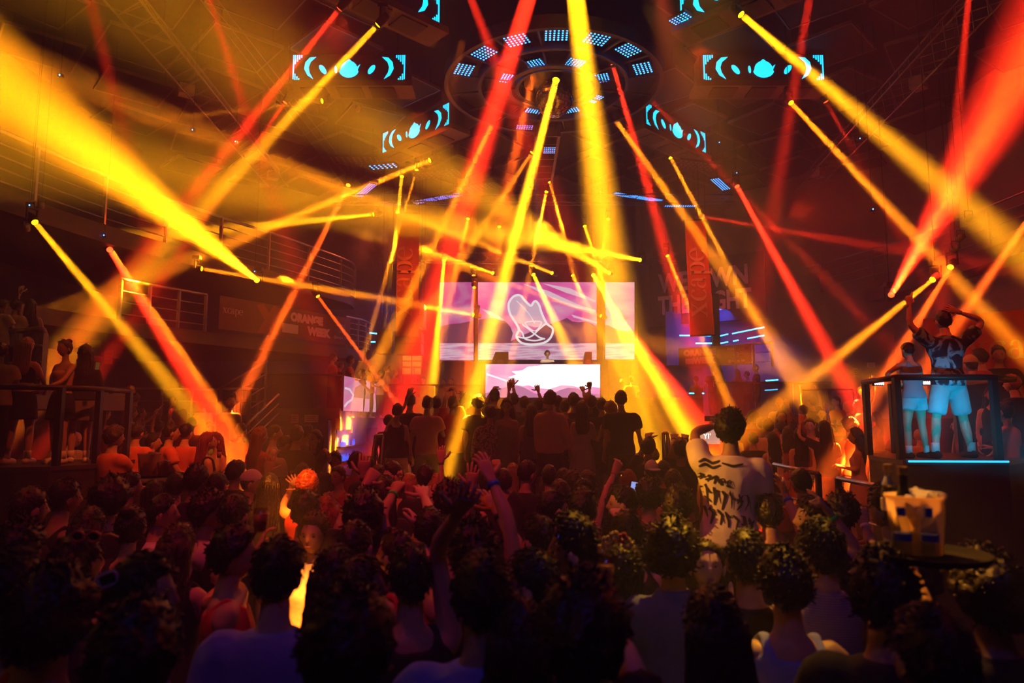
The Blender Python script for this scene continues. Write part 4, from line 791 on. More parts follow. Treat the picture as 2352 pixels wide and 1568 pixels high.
# hanging loudspeakers
def speaker(label, x0, y0, x1, y1, Y, n=1, hang=True):
    p, q = at(x0, y1, Y), at(x1, y0, Y); w = (q[0] - p[0]) / 2; H = q[2] - p[2]; t = thing('hanging_speaker', label, 'speaker', ((p[0] + q[0]) / 2, Y, p[2]))
    for k in range(n):
        b = MB(); z0, z1 = H * k / n + .01, H * (k + 1) / n - .01; b.poly([(-w, z0), (w, z0), (w * .96, z1), (-w * .96, z1)], .7, (0, 0, 0), XA, ZA, (0, 1, 0)); b.build('cabinet', M_BLACK, t); b = MB(); b.box((-w * .9, -.02, z0 + .04), (w * .9, 0, z1 - .04)); b.build('front_grille', M_DARK, t)
    b = MB(); [b.tube([(u * w, .3, H), (u * w, .3, 11.57 - p[2])], .012, 5) for u in (-.6, .6)]; b.build('chain', M_BLACK, t)
speaker('wide black loudspeaker hung under the orange banner', 905, 760, 968, 813, 21.9, 2); speaker('black loudspeaker left of the orange banner foot', 864, 756, 902, 812, 22.3, 1); speaker('slim black loudspeaker right of the orange banner, lit at its edge', 961, 697, 974, 752, 23, 2)
# blue-lit recess and strips on the right
boxobj('wall_recess_right', (6.0, 26.4, 4.3), (9.8, 26.5, 6.4), mat('recess_paint', (.16, .16, .3), .6)); lamp('AREA', (7.6, 25.3, 6.2), (7.6, 26.4, 5.0), 50, (.02, .08, 1), 1.2, 160); lamp('AREA', (9.0, 24.2, 5.0), (8.8, 26, 3.0), 22, (.02, .08, 1), 1.0, 160)
lamp('AREA', (-4.2, 22.6, 6.2), (-5.2, 24.6, 4.5), 22, (.05, .16, 1), 1.0, 160); lamp('AREA', (-3.4, 19.0, 2.0), (-4.6, 19.5, 1.2), 22, (.07, .15, 1), .8, 160)
STRIP = emit('strip_blue', (.05, .5, 1), 9)
for Y, P, lab in ((23.9, [(1561, 770), (1655, 771), (1672, 767)], 'upper blue light strip behind the right banner'), (23.5, [(1682, 766), (1755, 751)], 'brightest slanting blue light strip right of the banner'), (23.5, [(1717, 777), (1755, 770)], 'short slanting blue light strip under the bright one'), (23.8, [(1598, 788), (1655, 788), (1672, 785)], 'lower blue light strip above the purple banner'), (23.6, [(1684, 783), (1696, 781)], 'shortest blue light strip beside the dark column'), (22.5, [(1759, 874), (1787, 872)], 'upper blue shelf light right of the gallery guests'), (22.5, [(1757, 896), (1786, 894)], 'lower blue shelf light right of the gallery guests'), (22, [(1583, 903), (1594, 903)], 'small blue light below the right gallery'), (22, [(1613, 903), (1617, 903)], 'tiny blue light below the right gallery, next to the small one'), (22.4, [(849, 764), (866, 766)], 'blue light strip left of the hanging speakers'), (22.4, [(852, 785), (862, 785)], 'short blue light strip under the left one')):
    t = thing('light_strip', lab, 'light strip', tuple(at(*P[0], Y)), 'blue light strips'); o = np.array(t.location); b = MB(); b.tube([at(x, y, Y) - o for x, y in P], .022, 6); b.build('tube', STRIP, t); b = MB(); b.tube([at(x, y, Y + .05) - o for x, y in P], .032, 6); b.build('backing', M_BLACK, t)
railing('gallery_railing', 'red-lit railing beside the purple banner', [tuple(at(1690, 845, 22.8)[:2]), tuple(at(1775, 845, 22.0)[:2])], 3.9, 4.7, 2, 3, .03, M_STEEL, sm=False)
boxobj('trim_column_right', (7.0, 23.6, 2.62), (7.25, 23.9, 6.6), M_DARK)
yw = thing('light_box', 'bright yellow lit panel with a dark frame under the hanging speakers', 'panel', tuple(at(942, 862, 24.5))); s = 24.5 / F; b = MB(); b.box((-20 * s, 0, 0), (25 * s, .06, 50 * s)); b.build('panel_face', mat('panel_yellow', (.75, .5, .08), .6), yw); b = MB(); [b.box((x * s, -.04, 0), (x * s + .04, 0, 50 * s)) for x in (-20, 2, 25)] + [b.box((-20 * s, -.04, z * s), (25 * s, 0, z * s + .04)) for z in (0, 18, 32, 50)]; b.build('frame', M_BLACK, yw); b = MB(); [b.box((x * s, .02, 2.25 - yw.location.z), (x * s + .05, .06, 0)) for x in (-18, 22)]; b.build('stand', M_BLACK, yw)
lamp('SPOT', at(946, 800, 22.6), at(946, 838, 24.5), 450, (1, .6, .05), .1, 60)
# bar under the left gallery: shelves, bottles
bar = thing('bar_shelf', 'blue-lit bottle shelves in the bar under the left gallery', 'shelf', (-4.6, 19.3, .9)); 
b = MB(); b.box((-.1, -1.2, 0), (0, 2.5, 1.05)); b.build('back_panel', mat('bar_back', (.25, .2, .35), .6), bar)
for z in (.2, .58): b = MB(); b.box((0, -1.2, z), (.22, 2.5, z + .03)); b.build('shelf_board', M_BLACK, bar)
BOT = MB(); BOT.lathe([(.001, 0), (.036, 0), (.036, .15), (.014, .2), (.013, .26), (.016, .262), (.016, .275), (.001, .276)], 10); BOTM = BOT.mesh('bottle', emit('painted_bottle_glow', (.03, .12, 1), 1.6), True)  # blue bar light painted on the bottles as their own glow
k = 0
for z, ys in ((.23, (-1.05, -.95, -.85, -.75, -.6, -.4)), (.61, (-1.1, -1.0, -.9, -.8, -.7, -.3, .1, .25))):
    for y in ys: o = link('bottle', BOTM, None, (-4.48, 19.3 + y * 1.1, .9 + z)); o.scale = (.62,) * 3; tag(o, 'small bottle with painted blue glow on the %s shelf of the bar under the left gallery' % ('lower' if z < .4 else 'upper'), 'bottle', 'bottles on the %s bar shelf' % ('lower' if z < .4 else 'upper'))
# ------------------------------------------------------------------ podiums
def podium(name, label, poly, z, front, rails, posts, zr, m=M_BLACK, glow=None):
    t = thing(name, label, 'podium', (poly[0][0], poly[0][1], 0)); o = np.array(t.location); b = MB(); b.add([np.array((*p, zz)) - o for zz in (0, z - .05) for p in poly], [tuple(range(len(poly)))[::-1], tuple(range(len(poly), 2 * len(poly)))] + [(i, (i + 1) % len(poly), len(poly) + (i + 1) % len(poly), len(poly) + i) for i in range(len(poly))]); b.build('body', M_DARK, t)
    b = MB(); c = np.mean(poly, axis=0); pl = [c + (np.array(p) - c) * 1.015 for p in poly]; b.add([np.array((*p, zz)) - o for zz in (z - .05, z) for p in pl], [tuple(range(len(poly)))[::-1], tuple(range(len(poly), 2 * len(poly)))] + [(i, (i + 1) % len(poly), len(poly) + (i + 1) % len(poly), len(poly) + i) for i in range(len(poly))]); b.build('top_plate', mat('podium_top', (.06, .05, .05), .35), t)
    b = MB(); b.tube([np.array((*p, zr)) - o for p in rails], .034, 8); b.build('top_rail', m, t, True)
    for p in posts: b = MB(); b.box(np.array((p[0] - .034, p[1] - .034, z)) - o, np.array((p[0] + .034, p[1] + .034, zr)) - o); b.build('post', m, t)
    return t
def pxz(x, y, z): return tuple(atz(x, y, z)[:2])
PR = [(4.3, 7.6), (5.42, 7.55), (5.95, 8.0), (5.95, 9.2), (4.75, 9.2), (4.45, 8.6)]
pr = podium('dance_podium', 'black dance podium with a railing and cyan-lit edge under the two dancers on the right', PR, 1.8, None, [(4.5, 8.75), (4.33, 7.68), (5.38, 7.62), (5.92, 8.05), (5.9, 9.1)], [(4.5, 8.7), (4.33, 7.7), (5.38, 7.64), (5.05, 9.1), (5.9, 9.1)], 2.715)
o = np.array(pr.location); b = MB(); b.tube([np.array((4.34, 7.57, 1.79)) - o, np.array((5.4, 7.52, 1.79)) - o], .012, 6); b.build('edge_light', emit('edge_cyan', (.02, .45, 1), 2.2), pr)
lb = thing('led_bar', 'bright white dotted light bar under the podium rail between the two dancers', 'light bar', tuple(at(2146, 879, 8.45))); b = MB(); b.box((-.17, 0, -.03), (.16, .05, .03)); b.build('housing', M_BLACK, lb); b = MB(); [b.ell((x, -.006, 0), (.011, .008, .022), 8, 5) for x in np.linspace(-.155, .145, 14)]; b.build('light_dots', emit('led_white', (.85, .75, 1), 6), lb)
lb = thing('led_bar', 'short white light bar at the left end of the podium rail', 'light bar', tuple(at(2019, 880, 8.5))); b = MB(); b.box((-.06, 0, -.03), (.06, .05, .03)); b.build('housing', M_BLACK, lb); b = MB(); [b.ell((x, -.006, 0), (.011, .008, .022), 8, 5) for x in np.linspace(-.05, .05, 5)]; b.build('light_dots', emit('led_white', (.85, .75, 1), 6), lb)
PL = [(-8.2, 7.5), (-6.8, 7.7), (-5.9, 7.85), (-5.38, 8.05), (-5.12, 8.5), (-5.15, 9.4), (-8.2, 9.4)]
podium('dance_podium', 'round-fronted black dance podium with a rail under the women on the left', PL, 1.7, None, [(-8.1, 7.6), (-6.8, 7.78), (-5.9, 7.92), (-5.42, 8.1), (-5.17, 8.55), (-5.2, 9.3)], [(-6.8, 7.8), (-5.37, 8.15), (-5.18, 8.6), (-5.2, 9.3), (-8.1, 7.62)], 2.62)
railing('balcony_railing', 'curved tube railing behind the left podium, at the upper left guests', [tuple(at(-20, 730, 11.5)[:2]), tuple(at(60, 745, 11.2)[:2]), tuple(at(98, 758, 11.0)[:2]), tuple(at(104, 765, 11.8)[:2])], 2.75, 3.7, 3, 4, .04, M_GREY)
boxobj('floor_balcony_side', (-13, 10.4, 2.4), (-7.3, 13.2, 2.72), M_SLAB)
# handrails at the right-hand steps
def handrail(label, P, Y, extra=.35):
    a, b_ = at(*P[0], Y[0]), at(*P[1], Y[1]); t = thing('step_railing', label, 'handrail', tuple((a + b_) / 2 * (1, 1, 0))); o = np.array(t.location); b = MB(); b.tube([a - o, b_ - o], .026, 8); b.build('top_rail', M_STEEL, t, True); b = MB(); b.tube([a - o - (0, 0, extra), b_ - o - (0, 0, extra)], .014, 6); b.build('bar', M_STEEL, t, True)
    for p in (a, b_): b = MB(); b.box(np.array((p[0] - .025, p[1] - .025, 0)) - o, p + (.025, .025, 0) - o); b.build('post', M_BLACK, t)
handrail('steel handrail of the right-hand steps, upper piece, lit orange', ((1778, 1066), (1879, 1088)), (8.6, 7.6)); handrail('steel handrail of the right-hand steps, lower piece beside the tray', ((1925, 1098), (2073, 1128)), (7.2, 5.6))
railing('terrace_railing', 'thin dark railing at the far right terrace beneath the gallery guests', [tuple(at(1840, 900, 17)[:2]), tuple(at(1960, 900, 16.5)[:2])], 1.4, 2.95, 1, 3, .02, M_BLACK, sm=False)
def platform_ladder(label, x, y0, Y, w):
    p = at(x, y0, Y); t = thing('ladder_rail', label, 'ladder rail', (p[0], p[1], .0)); z = p[2]; s = Y / F * w / 2
    for sg in (-1, 1):
        b = MB(); b.tube([(sg * s, 0, z), (sg * s, .02, .8), (sg * s, .02, 0)], .022, 7); b.tube([(sg * s, 0, z), (sg * s * 1.5, -.55, .85), (sg * s * 1.5, -.6, 0)], .02, 7); b.build('side_rail', M_BLACK, t, True)
    b = MB(); b.tube([(-s, 0, z), (s, 0, z)], .026, 7); b.build('top_bar', M_STEEL, t, True); b = MB(); b.tube([(-s, .01, z - .45), (s, .01, z - .45)], .018, 7); b.build('rung', M_STEEL, t, True)
platform_ladder('black ladder rail with pale top bar at the left corner of the dance platform', 871, 1000, 9.9, 17); platform_ladder('black ladder rail at the right corner of the dance platform, near raised hands', 1528, 994, 10.0, 9)
# ------------------------------------------------------------------ trays, buckets, bottles
M_ICE = mglass('plastic_clear', (.8, .72, .6), .15); M_BUCK = mat('bucket_frost', (.8, .66, .42), .4)
_n = M_BUCK.node_tree; _b = _n.nodes['Principled BSDF']; _t = _n.nodes.new('ShaderNodeBsdfTranslucent'); _t.inputs[0].default_value = (.9, .7, .4, 1); _x = _n.nodes.new('ShaderNodeMixShader'); _x.inputs[0].default_value = .6
_o = next(q for q in _n.nodes if q.type == 'OUTPUT_MATERIAL'); _n.links.new(_b.outputs[0], _x.inputs[1]); _n.links.new(_t.outputs[0], _x.inputs[2]); _n.links.new(_x.outputs[0], _o.inputs[0])
def tray(label, c, r=.24):
    t = thing('serving_tray', label, 'tray', tuple(c)); b = MB(); b.lathe([(.001, 0), (r, 0), (r + .012, .022), (r + .004, .022), (r - .006, .008), (.001, .008)], 28); b.build('disc', mat('tray_rubber', (.008, .008, .008), .95, spec=.1), t, True); return t
def bucket(label, c, r=.11, h=.21, m=None, sq=False):
    t = thing('ice_bucket', label, 'ice bucket', tuple(c)); b = MB(); b.lathe([(.001, 0), (r * .82, 0), (r, h), (r * 1.04, h), (r * 1.03, h - .012), (r * .96, h - .004), (r * .79, .008), (.001, .008)], 24); b.build('shell', m or M_BUCK, t, True)
    b = MB(); rr = random.Random(3); [b.box(np.array((-.017,) * 3), np.array((.017,) * 3), np.array(Matrix.Rotation(rr.uniform(0, 3), 3, (rr.random(), 1, .3))), (rr.uniform(-.6, .6) * r, rr.uniform(-.6, .6) * r, h * rr.uniform(.86, 1.0))) for _ in range(14)]; b.build('ice_cubes', mat('ice', (.85, .8, .7), .1, trans=.5), t); return t
def bottle(label, c, prof, m, capm, lab_m=None, zl=(.08, .13), rl=.033, h=1., name='bottle', tilt=0, cap_r=.016):
    t = thing(name, label, 'bottle', tuple(c)); b = MB(); b.lathe([(r * h, z * h) for r, z in prof], 18); b.build('glass_body', m, t, True); zt = prof[-1][1] * h; b = MB(); b.lathe([(.001, zt - .02), (cap_r, zt - .02), (cap_r, zt + .008), (.001, zt + .008)], 14); b.build('cap', capm, t)
    if lab_m: b = MB(); b.lathe([(rl * h, zl[0] * h), (rl * h + .0015, zl[0] * h), (rl * h + .0015, zl[1] * h), (rl * h, zl[1] * h)], 18); b.build('paper_label', lab_m, t)
    t.rotation_euler.x = tilt; return t
TC = at(2130, 1281, 2.32); tray('dark round tray held up above the crowd with the ice bucket and two water bottles', TC, .175)
bk = bucket('tall frosted ice bucket lit amber on the tray at the lower right', TC + (-.0, .05, .01), .09, .19)
WB = [(.001, 0), (.03, 0), (.032, .01), (.031, .13), (.024, .16), (.0125, .178), (.0125, .195)]
M_PET = mglass('water_plastic', (.78, .8, .84), .08); M_BCAP = mat('cap_blue', (.02, .05, .35), .4); M_BLAB = mat('label_blue', (.03, .06, .3), .5)
for x, lab in ((2094, 'small water bottle with a dark blue cap, the left one on the raised tray'), (2150, 'small water bottle with a dark blue cap, the right one on the raised tray')):
    p = at(x, 1275, 2.2); bottle(lab, (p[0], TC[1] - .075 - (.02 if x > 2100 else 0), TC[2] + .01), WB, M_PET, M_BCAP, M_BLAB, (.075, .105), .0318, .8, cap_r=.0125)
CH = [(.001, 0), (.042, 0), (.043, .02), (.042, .16), (.03, .21), (.016, .25), (.0145, .3), (.016, .315)]
bottle('dark bottle neck standing up out of the frosted ice bucket', TC + (-.03, .06, -.03), CH, mat('bottle_green', (.03, .04, .015), .15, spec=.6), mat('foil_gold', (.35, .25, .1), .35, .6), h=1.0)
t = bottle('foil-topped sparkling bottle held up left of the ice bucket', at(2046, 1195, 2.55), CH, mat('bottle_green', (.03, .04, .015), .15, spec=.6), mat('foil_gold', (.35, .25, .1), .35, .6), mat('label_white', (.6, .55, .5), .5), (.06, .13), .0435, .62); b = MB(); b.lathe([(.019, .115), (.022, .13), (.011, .16), (.012, .2)], 14); b.build('foil_wrap', mat('foil_rainbow', (.6, .6, .5), .25, .9), t)
TL = at(338, 1093, 7.6); tray('dark tray with a clear bucket carried by the waiter in orange on the left', TL, .36); bucket('clear square-looking bucket of ice and drinks on the tray on the left', TL + (0, .02, .01), .115, .235); 
bucket('second smaller clear tub beside the bucket on the left tray', TL + (.19, -.03, .01), .065, .15)
p = at(1283, 1312, 2.9); bottle('clear bottle with a pale cap standing in front of the man looking left', p - (0, 0, .0), [(.001, 0), (.05, 0), (.055, .02), (.05, .08), (.02, .12), (.016, .17)], M_ICE, mat('cap_pale', (.7, .55, .3), .4))
tb = thing('round_table', 'small dark round table at the far left terrace, mostly hidden by guests', 'table', (*at(370, 1100, 8.2)[:2], 0)); z = at(370, 1102, 8.2)[2]; b = MB(); b.lathe([(.001, z - .03), (.4, z - .03), (.4, z), (.001, z)], 24); b.build('table_top', M_DARK, tb); b = MB(); b.lathe([(.25, 0), (.25, .03), (.04, .05), (.04, z - .03)], 14); b.build('pedestal', M_BLACK, tb)
# ------------------------------------------------------------------ moving heads and their beams
Yc, Ac, Rc, Oc = (1, .37, .004), (1, .25, .004), (1, .022, .006), (1, .1, .006)
HEADM = {}
def lens_mat(c): return emit('lens_%d' % int(c[1] * 100), (c[0], min(1, c[1] * 1.7), c[2]), 9)
def mover_parts():
    if HEADM: return
    b = MB(); b.box((-.13, -.1, .32), (.13, .1, .44)); b.lathe([(.001, .3), (.07, .3), (.07, .33), (.001, .33)], 16); HEADM['base'] = b.mesh('base', M_BLACK)
    b = MB(); b.box((-.15, -.03, .26), (.15, .03, .31)); b.box((-.155, -.035, -.04), (-.125, .035, .28)); b.box((.125, -.035, -.04), (.155, .035, .28)); HEADM['yoke'] = b.mesh('yoke', M_BLACK)
    b = MB(); b.lathe([(.001, .2), (.09, .19), (.115, .1), (.12, -.06), (.1, -.16), (.1, -.2), (.088, -.2), (.086, -.185), (.001, -.185)], 20); HEADM['head'] = b.mesh('head', M_BLACK, True)
    b = MB(); b.tube([(0, 0, .44), (0, 0, 1)], .012, 5); HEADM['rod'] = b.mesh('drop_rod', M_BLACK)
def mover(P, d, col, label, R, bright=1, hang='c'):
    mover_parts(); k = max(.7, min(1.5, R / .075)); d = unit(d); c = np.array(P) - d * .19 * k; t = thing('moving_head_lamp', label, 'stage lamp', tuple(c), 'moving head lamps'); t.scale = (k,) * 3
    link('base', HEADM['base'], t); yk = link('yoke', HEADM['yoke'], t); yaw = math.atan2(d[1], d[0]) - PI / 2; yk.rotation_euler.z = yaw
    h = link('head', HEADM['head'], t); h.rotation_euler = (-Vector(d)).to_track_quat('Z', 'Y').to_euler(); key = 'lens%d' % int(col[1] * 100)
    if key not in HEADM: b = MB(); b.lathe([(.086, -.186), (.082, -.2), (.06, -.212), (.03, -.219), (.001, -.221)], 18); HEADM[key] = b.mesh('lens', lens_mat(col), True)
    link('lens', HEADM[key], h)
    if hang == 'c' and c[2] + .5 < 11.4: r = link('drop_rod', HEADM['rod'], t); L = (11.605 - c[2]) / k - .44; r.scale.z = L / .56; r.location.z = .44 * (1 - L / .56)
    return t
KE = 1.9
def beam(sx, sy, Ys, ex, ey, Ye, w0, w1, col, b, label, hang='c', fix=True):
    S = at(sx, sy, Ys) if Ys > 0 else atz(sx, sy, -Ys); E = at(ex, ey, Ye); d = E - S; L = np.linalg.norm(d); R = w0 / 2 / F * S[1]; h1 = w1 / 2 / F * Ye; th = max(.004, (h1 - R) / L)
    e = 2 * PI * PI * R * b / HAZE * math.exp(HAZE * S[1]) * KE
    l = bpy.data.lights.new('beam', 'AREA'); l.shape = 'DISK'; l.size = 2 * R; l.energy = e; l.color = col; l.spread = max(math.radians(.6), 2 * th * 1.15)
    o = link('beam_lamp', l); dd = unit(d); o.location = Vector(S + dd * (.06 + .3 * R)); o.rotation_euler = Vector(d).to_track_quat('-Z', 'Y').to_euler()
    if fix: mover(S, d, col, label, R, b, hang)
BEAMS = [
 (868, 57, -9.7, 440, 505, 13, 13, 66, Yc, 1.3, 'ceiling lamp throwing a long yellow beam down to the left, across the left LED arm'),
 (780, 20, -9.7, 430, 460, 13, 12, 50, Rc, 1.1, 'ceiling lamp throwing a long red beam down to the left, beside the yellow one'),
 (590, 643, 19.2, -30, 165, 7, 11, 255, (1, .31, .003), 3.8, 'lamp under the upper left balcony with the huge yellow beam spreading to the upper left', 'n'),
 (80, 510, 13, 425, 925, 11.5, 12, 60, Yc, .9, 'lamp at the far left with a narrow yellow beam down to the right', 'n'),
 (252, 573, 15.5, 560, 1065, 10.5, 12, 85, Rc, 1.7, 'lamp under the left balcony with a thick red and orange beam into the crowd', 'n'),
 (256, 574, 15.6, 530, 980, 10.8, 9, 36, Yc, 1.0, '', 'n'),
 (463, 617, 17, 900, 690, 17, 9, 30, Ac, .8, 'lamp on the left with a thin amber beam running right under the huge one', 'n'),
 (1087, 723, 24.5, 840, 682, 22, 8, 24, Yc, 1.0, 'lamp beside the narrow screen throwing a yellow beam to the left'),
 (858, 492, 22, 470, 532, 20, 8, 44, Yc, 1.5, 'lamp left of the banner throwing a bright yellow beam to the left'),
 (987, 368, 20, 670, 500, 18, 10, 34, Ac, 1.2, 'lamp on the rear left LED arm with an amber beam down to the left'),
 (800, 425, 20, 560, 900, 15, 9, 40, Oc, .9, 'lamp above the long banner with an orange-red beam down to the left'),
 (730, 680, 19, 872, 872, 18, 7, 16, Oc, .6, 'small lamp above the long banner end with a thin red beam down to the right', 'n'),
 (923, 405, 22, 890, 720, 20, 8, 18, Yc, .8, 'lamp over the left banner with a thin yellow beam straight down'),
 (957, 390, 21.5, 880, 660, 20, 6, 16, Ac, .6, 'lamp beside the rear left arm with a thin amber beam leaning left'),
 (1228, -50, 12.0, 1015, 640, 15, 40, 100, Rc, 1.7, '', 'c', False),
 (1148, 250, 18, 890, 780, 18, 11, 42, Ac, 1.1, 'lamp at the rear of the ring with an amber beam down to the left'),
 (1233, 130, 15, 1160, 460, 16, 11, 50, Oc, 1.2, 'lamp on the ring with a red-orange beam straight down, left of the mirror ball'),
 (1277, 184, 15, 1035, 1110, 10.8, 15, 80, Yc, 2.1, 'bright lamp at the mirror ball with the long yellow beam to the dance platform'),
 (1318, -40, 12, 1405, 660, 16, 46, 135, Yc, 2.1, '', 'c', False),
 (1407, 147, 15, 1525, 560, 16, 10, 44, Rc, 1.4, 'lamp on the right of the ring with a long red beam down'),
 (1393, 247, 18, 1860, 900, 14, 10, 62, Ac, 1.0, 'lamp at the rear right of the ring with an amber beam down to the right'),
 (1540, 362, 20, 1820, 890, 17, 8, 34, Ac, .9, 'lamp at the right rear with a thin amber beam past the right banner'),
 (1490, 225, 17, 1700, 440, 17, 9, 24, Rc, .25, 'lamp beside the rear right arm with a faint red beam'),
 (1790, -20, 12, 2050, 330, 12, 22, 60, Rc, 2.0, '', 'c', False),
 (1702, 33, -9.8, 2380, 610, 9.5, 15, 110, Yc, 1.7, 'bright lamp at the top right with the long yellow beam down to the right edge'),
 (1817, 236, 15, 2340, 800, 10, 10, 62, Ac, 1.0, 'lamp under the right LED arm with a thin amber beam down to the right'),
 (1693, 428, 20, 1925, 850, 16, 10, 56, Rc, 1.9, 'lamp at the right rear with a strong red beam down to the right'),
 (1615, 497, 20, 2070, 575, 17, 6, 36, Rc, .4, 'lamp beside the right banner top with a faint red beam to the right'),
 (2047, 677, 15, 2370, 120, 7.5, 12, 210, Rc, 3.8, 'lamp on the right wall with the huge red beam spreading up to the right edge'),
 (2049, 677, 15.1, 2190, 430, 10, 10, 60, Yc, 1.5, '', 'n', False),
 (2142, 642, 13.2, 1740, 968, 10.8, 9, 62, Ac, 1.1, 'lamp above the dancers with an amber beam down to the left, behind the raised hand'),
 (2183, 613, 13.4, 2040, 850, 11.5, 11, 46, Oc, 1.0, 'lamp above the dancers with an orange-red beam falling behind the woman'),
 (2375, 485, 8.5, 2180, 770, 9.5, 14, 48, Oc, 1.5, '', 'c', False),
 (1225, 630, 25.8, 1320, 838, 23.6, 8, 50, Yc, 2.1, 'lamp over the middle screen with a bright yellow beam towards the disc jockey'),
 (1363, 632, 25.8, 1575, 985, 14, 8, 66, Yc, 2.0, 'lamp right of the middle screen with a thick yellow beam into the crowd'),
 (1380, 662, 25.6, 1470, 860, 20, 7, 26, Ac, .7, 'lamp just below it on the dark gap with a thinner amber beam'),
 (1400, 700, 25, 1640, 1010, 14, 9, 60, Rc, 1.6, '', 'n', False),
 (1315, 632, 25.8, 1372, 745, 25, 7, 22, Yc, .9, 'lamp over the middle screen with a short yellow beam on its right part'),
 (1020, 598, 25.5, 992, 905, 22, 8, 36, Yc, 2.0, 'lamp over the narrow left screen with a bright yellow beam straight down'),
 (1088, 632, 25.6, 1105, 760, 24.5, 7, 20, Oc, .9, 'lamp at the dark gap left of the middle screen, upper of two'),
 (1089, 660, 25.4, 1072, 905, 22, 7, 40, Oc, 1.2, 'lamp at the dark gap left of the middle screen, lower of two, orange beam down'),
 (1132, 627, 25.6, 960, 570, 22, 7, 30, Yc, 1.3, 'lamp over the middle screen with a yellow beam to the upper left'),
 (1268, 627, 25.6, 930, 492, 20, 7, 36, Ac, 1.0, 'lamp over the middle screen with a long amber beam to the upper left'),
 (1470, 597, 25, 1190, 545, 20, 8, 60, Yc, 2.2, 'lamp right of the screens with a wide yellow beam to the left'),
 (1400, 627, 25.4, 1230, 525, 21, 7, 62, Yc, 2.0, 'lamp over the right screen with a smoky yellow beam to the upper left'),
 (1343, 519, 24, 1408, 720, 22, 7, 22, Yc, 1.1, 'lamp above the thick yellow beam foot with a thin beam to the lower right'),
 (1397, 503, 24, 1383, 580, 23, 7, 18, Ac, .6, 'lamp above the right screen with a faint short beam'),
 (1075, 502, 24, 1050, 610, 23, 7, 20, Ac, .9, 'lamp above the narrow screen with a short amber beam'),
 (1147, 520, 24.4, 1147, 580, 24, 7, 20, Ac, .5, 'dim lamp between the two beams above the middle screen'),
 (1255, 440, 22, 1212, 650, 21, 7, 20, Ac, .8, 'lamp on the rear arm with a thin amber beam leaning left'),
 (1263, 418, 21.6, 1316, 620, 21, 7, 20, Ac, .8, 'lamp on the rear arm with a thin amber beam leaning right'),
 (1222, 350, 19, 1045, 620, 19, 8, 34, Ac, .9, 'lamp under the rear of the ring with an amber beam leaning far left'),
 (1380, 725, 25.2, 1250, 680, 24, 6, 14, Ac, .6, 'lamp at the right side of the middle screen with a faint beam across it'),
 (1533, 587, 22, 1642, 850, 20, 7, 28, Ac, 1.2, 'lamp left of the right banner with an amber beam down to the gallery guests'),
 (470, -40, 12, 572, 280, 13, 16, 46, Rc, .35, '', 'c', False), (200, -30, 11, 290, 330, 12, 28, 60, Rc, .1, '', 'c', False), (1075, -20, 12, 1122, 100, 13, 20, 40, Rc, .4, '', 'c', False),
 (1862, -20, 12, 1785, 430, 14, 20, 60, Rc, .3, '', 'c', False), (2226, -20, 11, 2195, 310, 12, 14, 40, Rc, .5, '', 'c', False),
 (655, 235, -9.6, 540, 400, 15, 8, 20, Rc, .6, 'small lamp left of the left LED arm with a short red beam'), (1897, 233, 16, 2000, 420, 16, 7, 20, Rc, .2, 'small lamp right of the right LED arm with a barely visible red beam'),
 (740, 232, -9.9, 250, 285, 13, 8, 40, Ac, .22, 'small lamp under the left LED arm with a very faint amber beam to the left'),
]
for B in BEAMS:
    if B[10] == '': beam(*B[:10], '', 'c', False)
    else: beam(*B)
par = [(823, 250, 17, 'lamp housing under the left LED arm with a shiny yellow side'), (2207, 545, 11, 'orange-lit lamp housing on the right wall, upper'), (2196, 570, 11, 'orange-lit lamp housing on the right wall, lower'), (2225, 500, 11.3, 'yellow-lit lamp housing high on the right wall'), (95, 470, 12.8, 'dark lamp housing above the far left lamp'), (62, 522, 12.5, 'pale lit fitting left of the far left lamp')]
for x, y, Y, lab in par:
    p = at(x, y, Y); t = thing('lamp_housing', lab, 'stage lamp', tuple(p)); t.scale = (.6,) * 3; b = MB(); b.lathe([(.001, .12), (.08, .1), (.1, -.1), (.09, -.12), (.001, -.1)], 16); ob = b.build('barrel', mat('housing_metal', (.3, .26, .22), .35, .6), t, True); ob.rotation_euler = (.9, .5, .3); b = MB(); b.tube([(-.11, 0, 0), (-.11, 0, .2), (.11, 0, .2), (.11, 0, 0)], .012, 5); b.build('bracket', M_BLACK, t); b = MB(); b.tube([(0, 0, .2), (0, 0, (11.58 - p[2]) / .6)], .006, 5); b.build('drop_rod', M_BLACK, t)
for x, y, Y in ((137, 172, 12), (442, 298, 14), (541, 325, 16), (68, 471, 12.5), (239, 540, 15), (585, 623, 18.8), (1652, 327, 17), (1975, 318, 15), (1692, 397, 19), (2005, 480, 14)):
    p = at(x, y, Y); t = thing('indicator_light', 'tiny blue indicator light glowing in the dark around the ceiling', 'indicator light', tuple(p), 'indicator lights'); b = MB(); b.box((-.04, 0, -.03), (.04, .06, .03)); b.build('case', M_BLACK, t); b = MB(); b.ell((0, -.005, 0), (.014, .01, .014), 8, 6); b.build('diode', emit('diode_blue', (.05, .25, 1), 12), t); b = MB(); b.tube([(0, .03, .03), (0, .03, 11.61 - p[2])], .006, 5); b.build('hanging_wire', M_BLACK, t)
# ------------------------------------------------------------------ the crowd
def P(px, py, Y, z0, yaw, hair, top, bot, aL, aR, label, **kw):
    if Y < 0: Y = float(atz(px, py, z0 - Y * 1.655 / 1.75)[1])
    return person(px, py, Y, z0, yaw, hair, top, bot, aL, aR, label, **kw)
G1 = 'dancers in the front rows'; G2 = 'crowd on the dance floor'; G3 = 'people on the dance platform'; G4 = 'guests on the left terrace'; G5 = 'guests on the right terrace'; G6 = 'guests of the left gallery'; G7 = 'guests of the right gallery'
K_ = 'pants K'
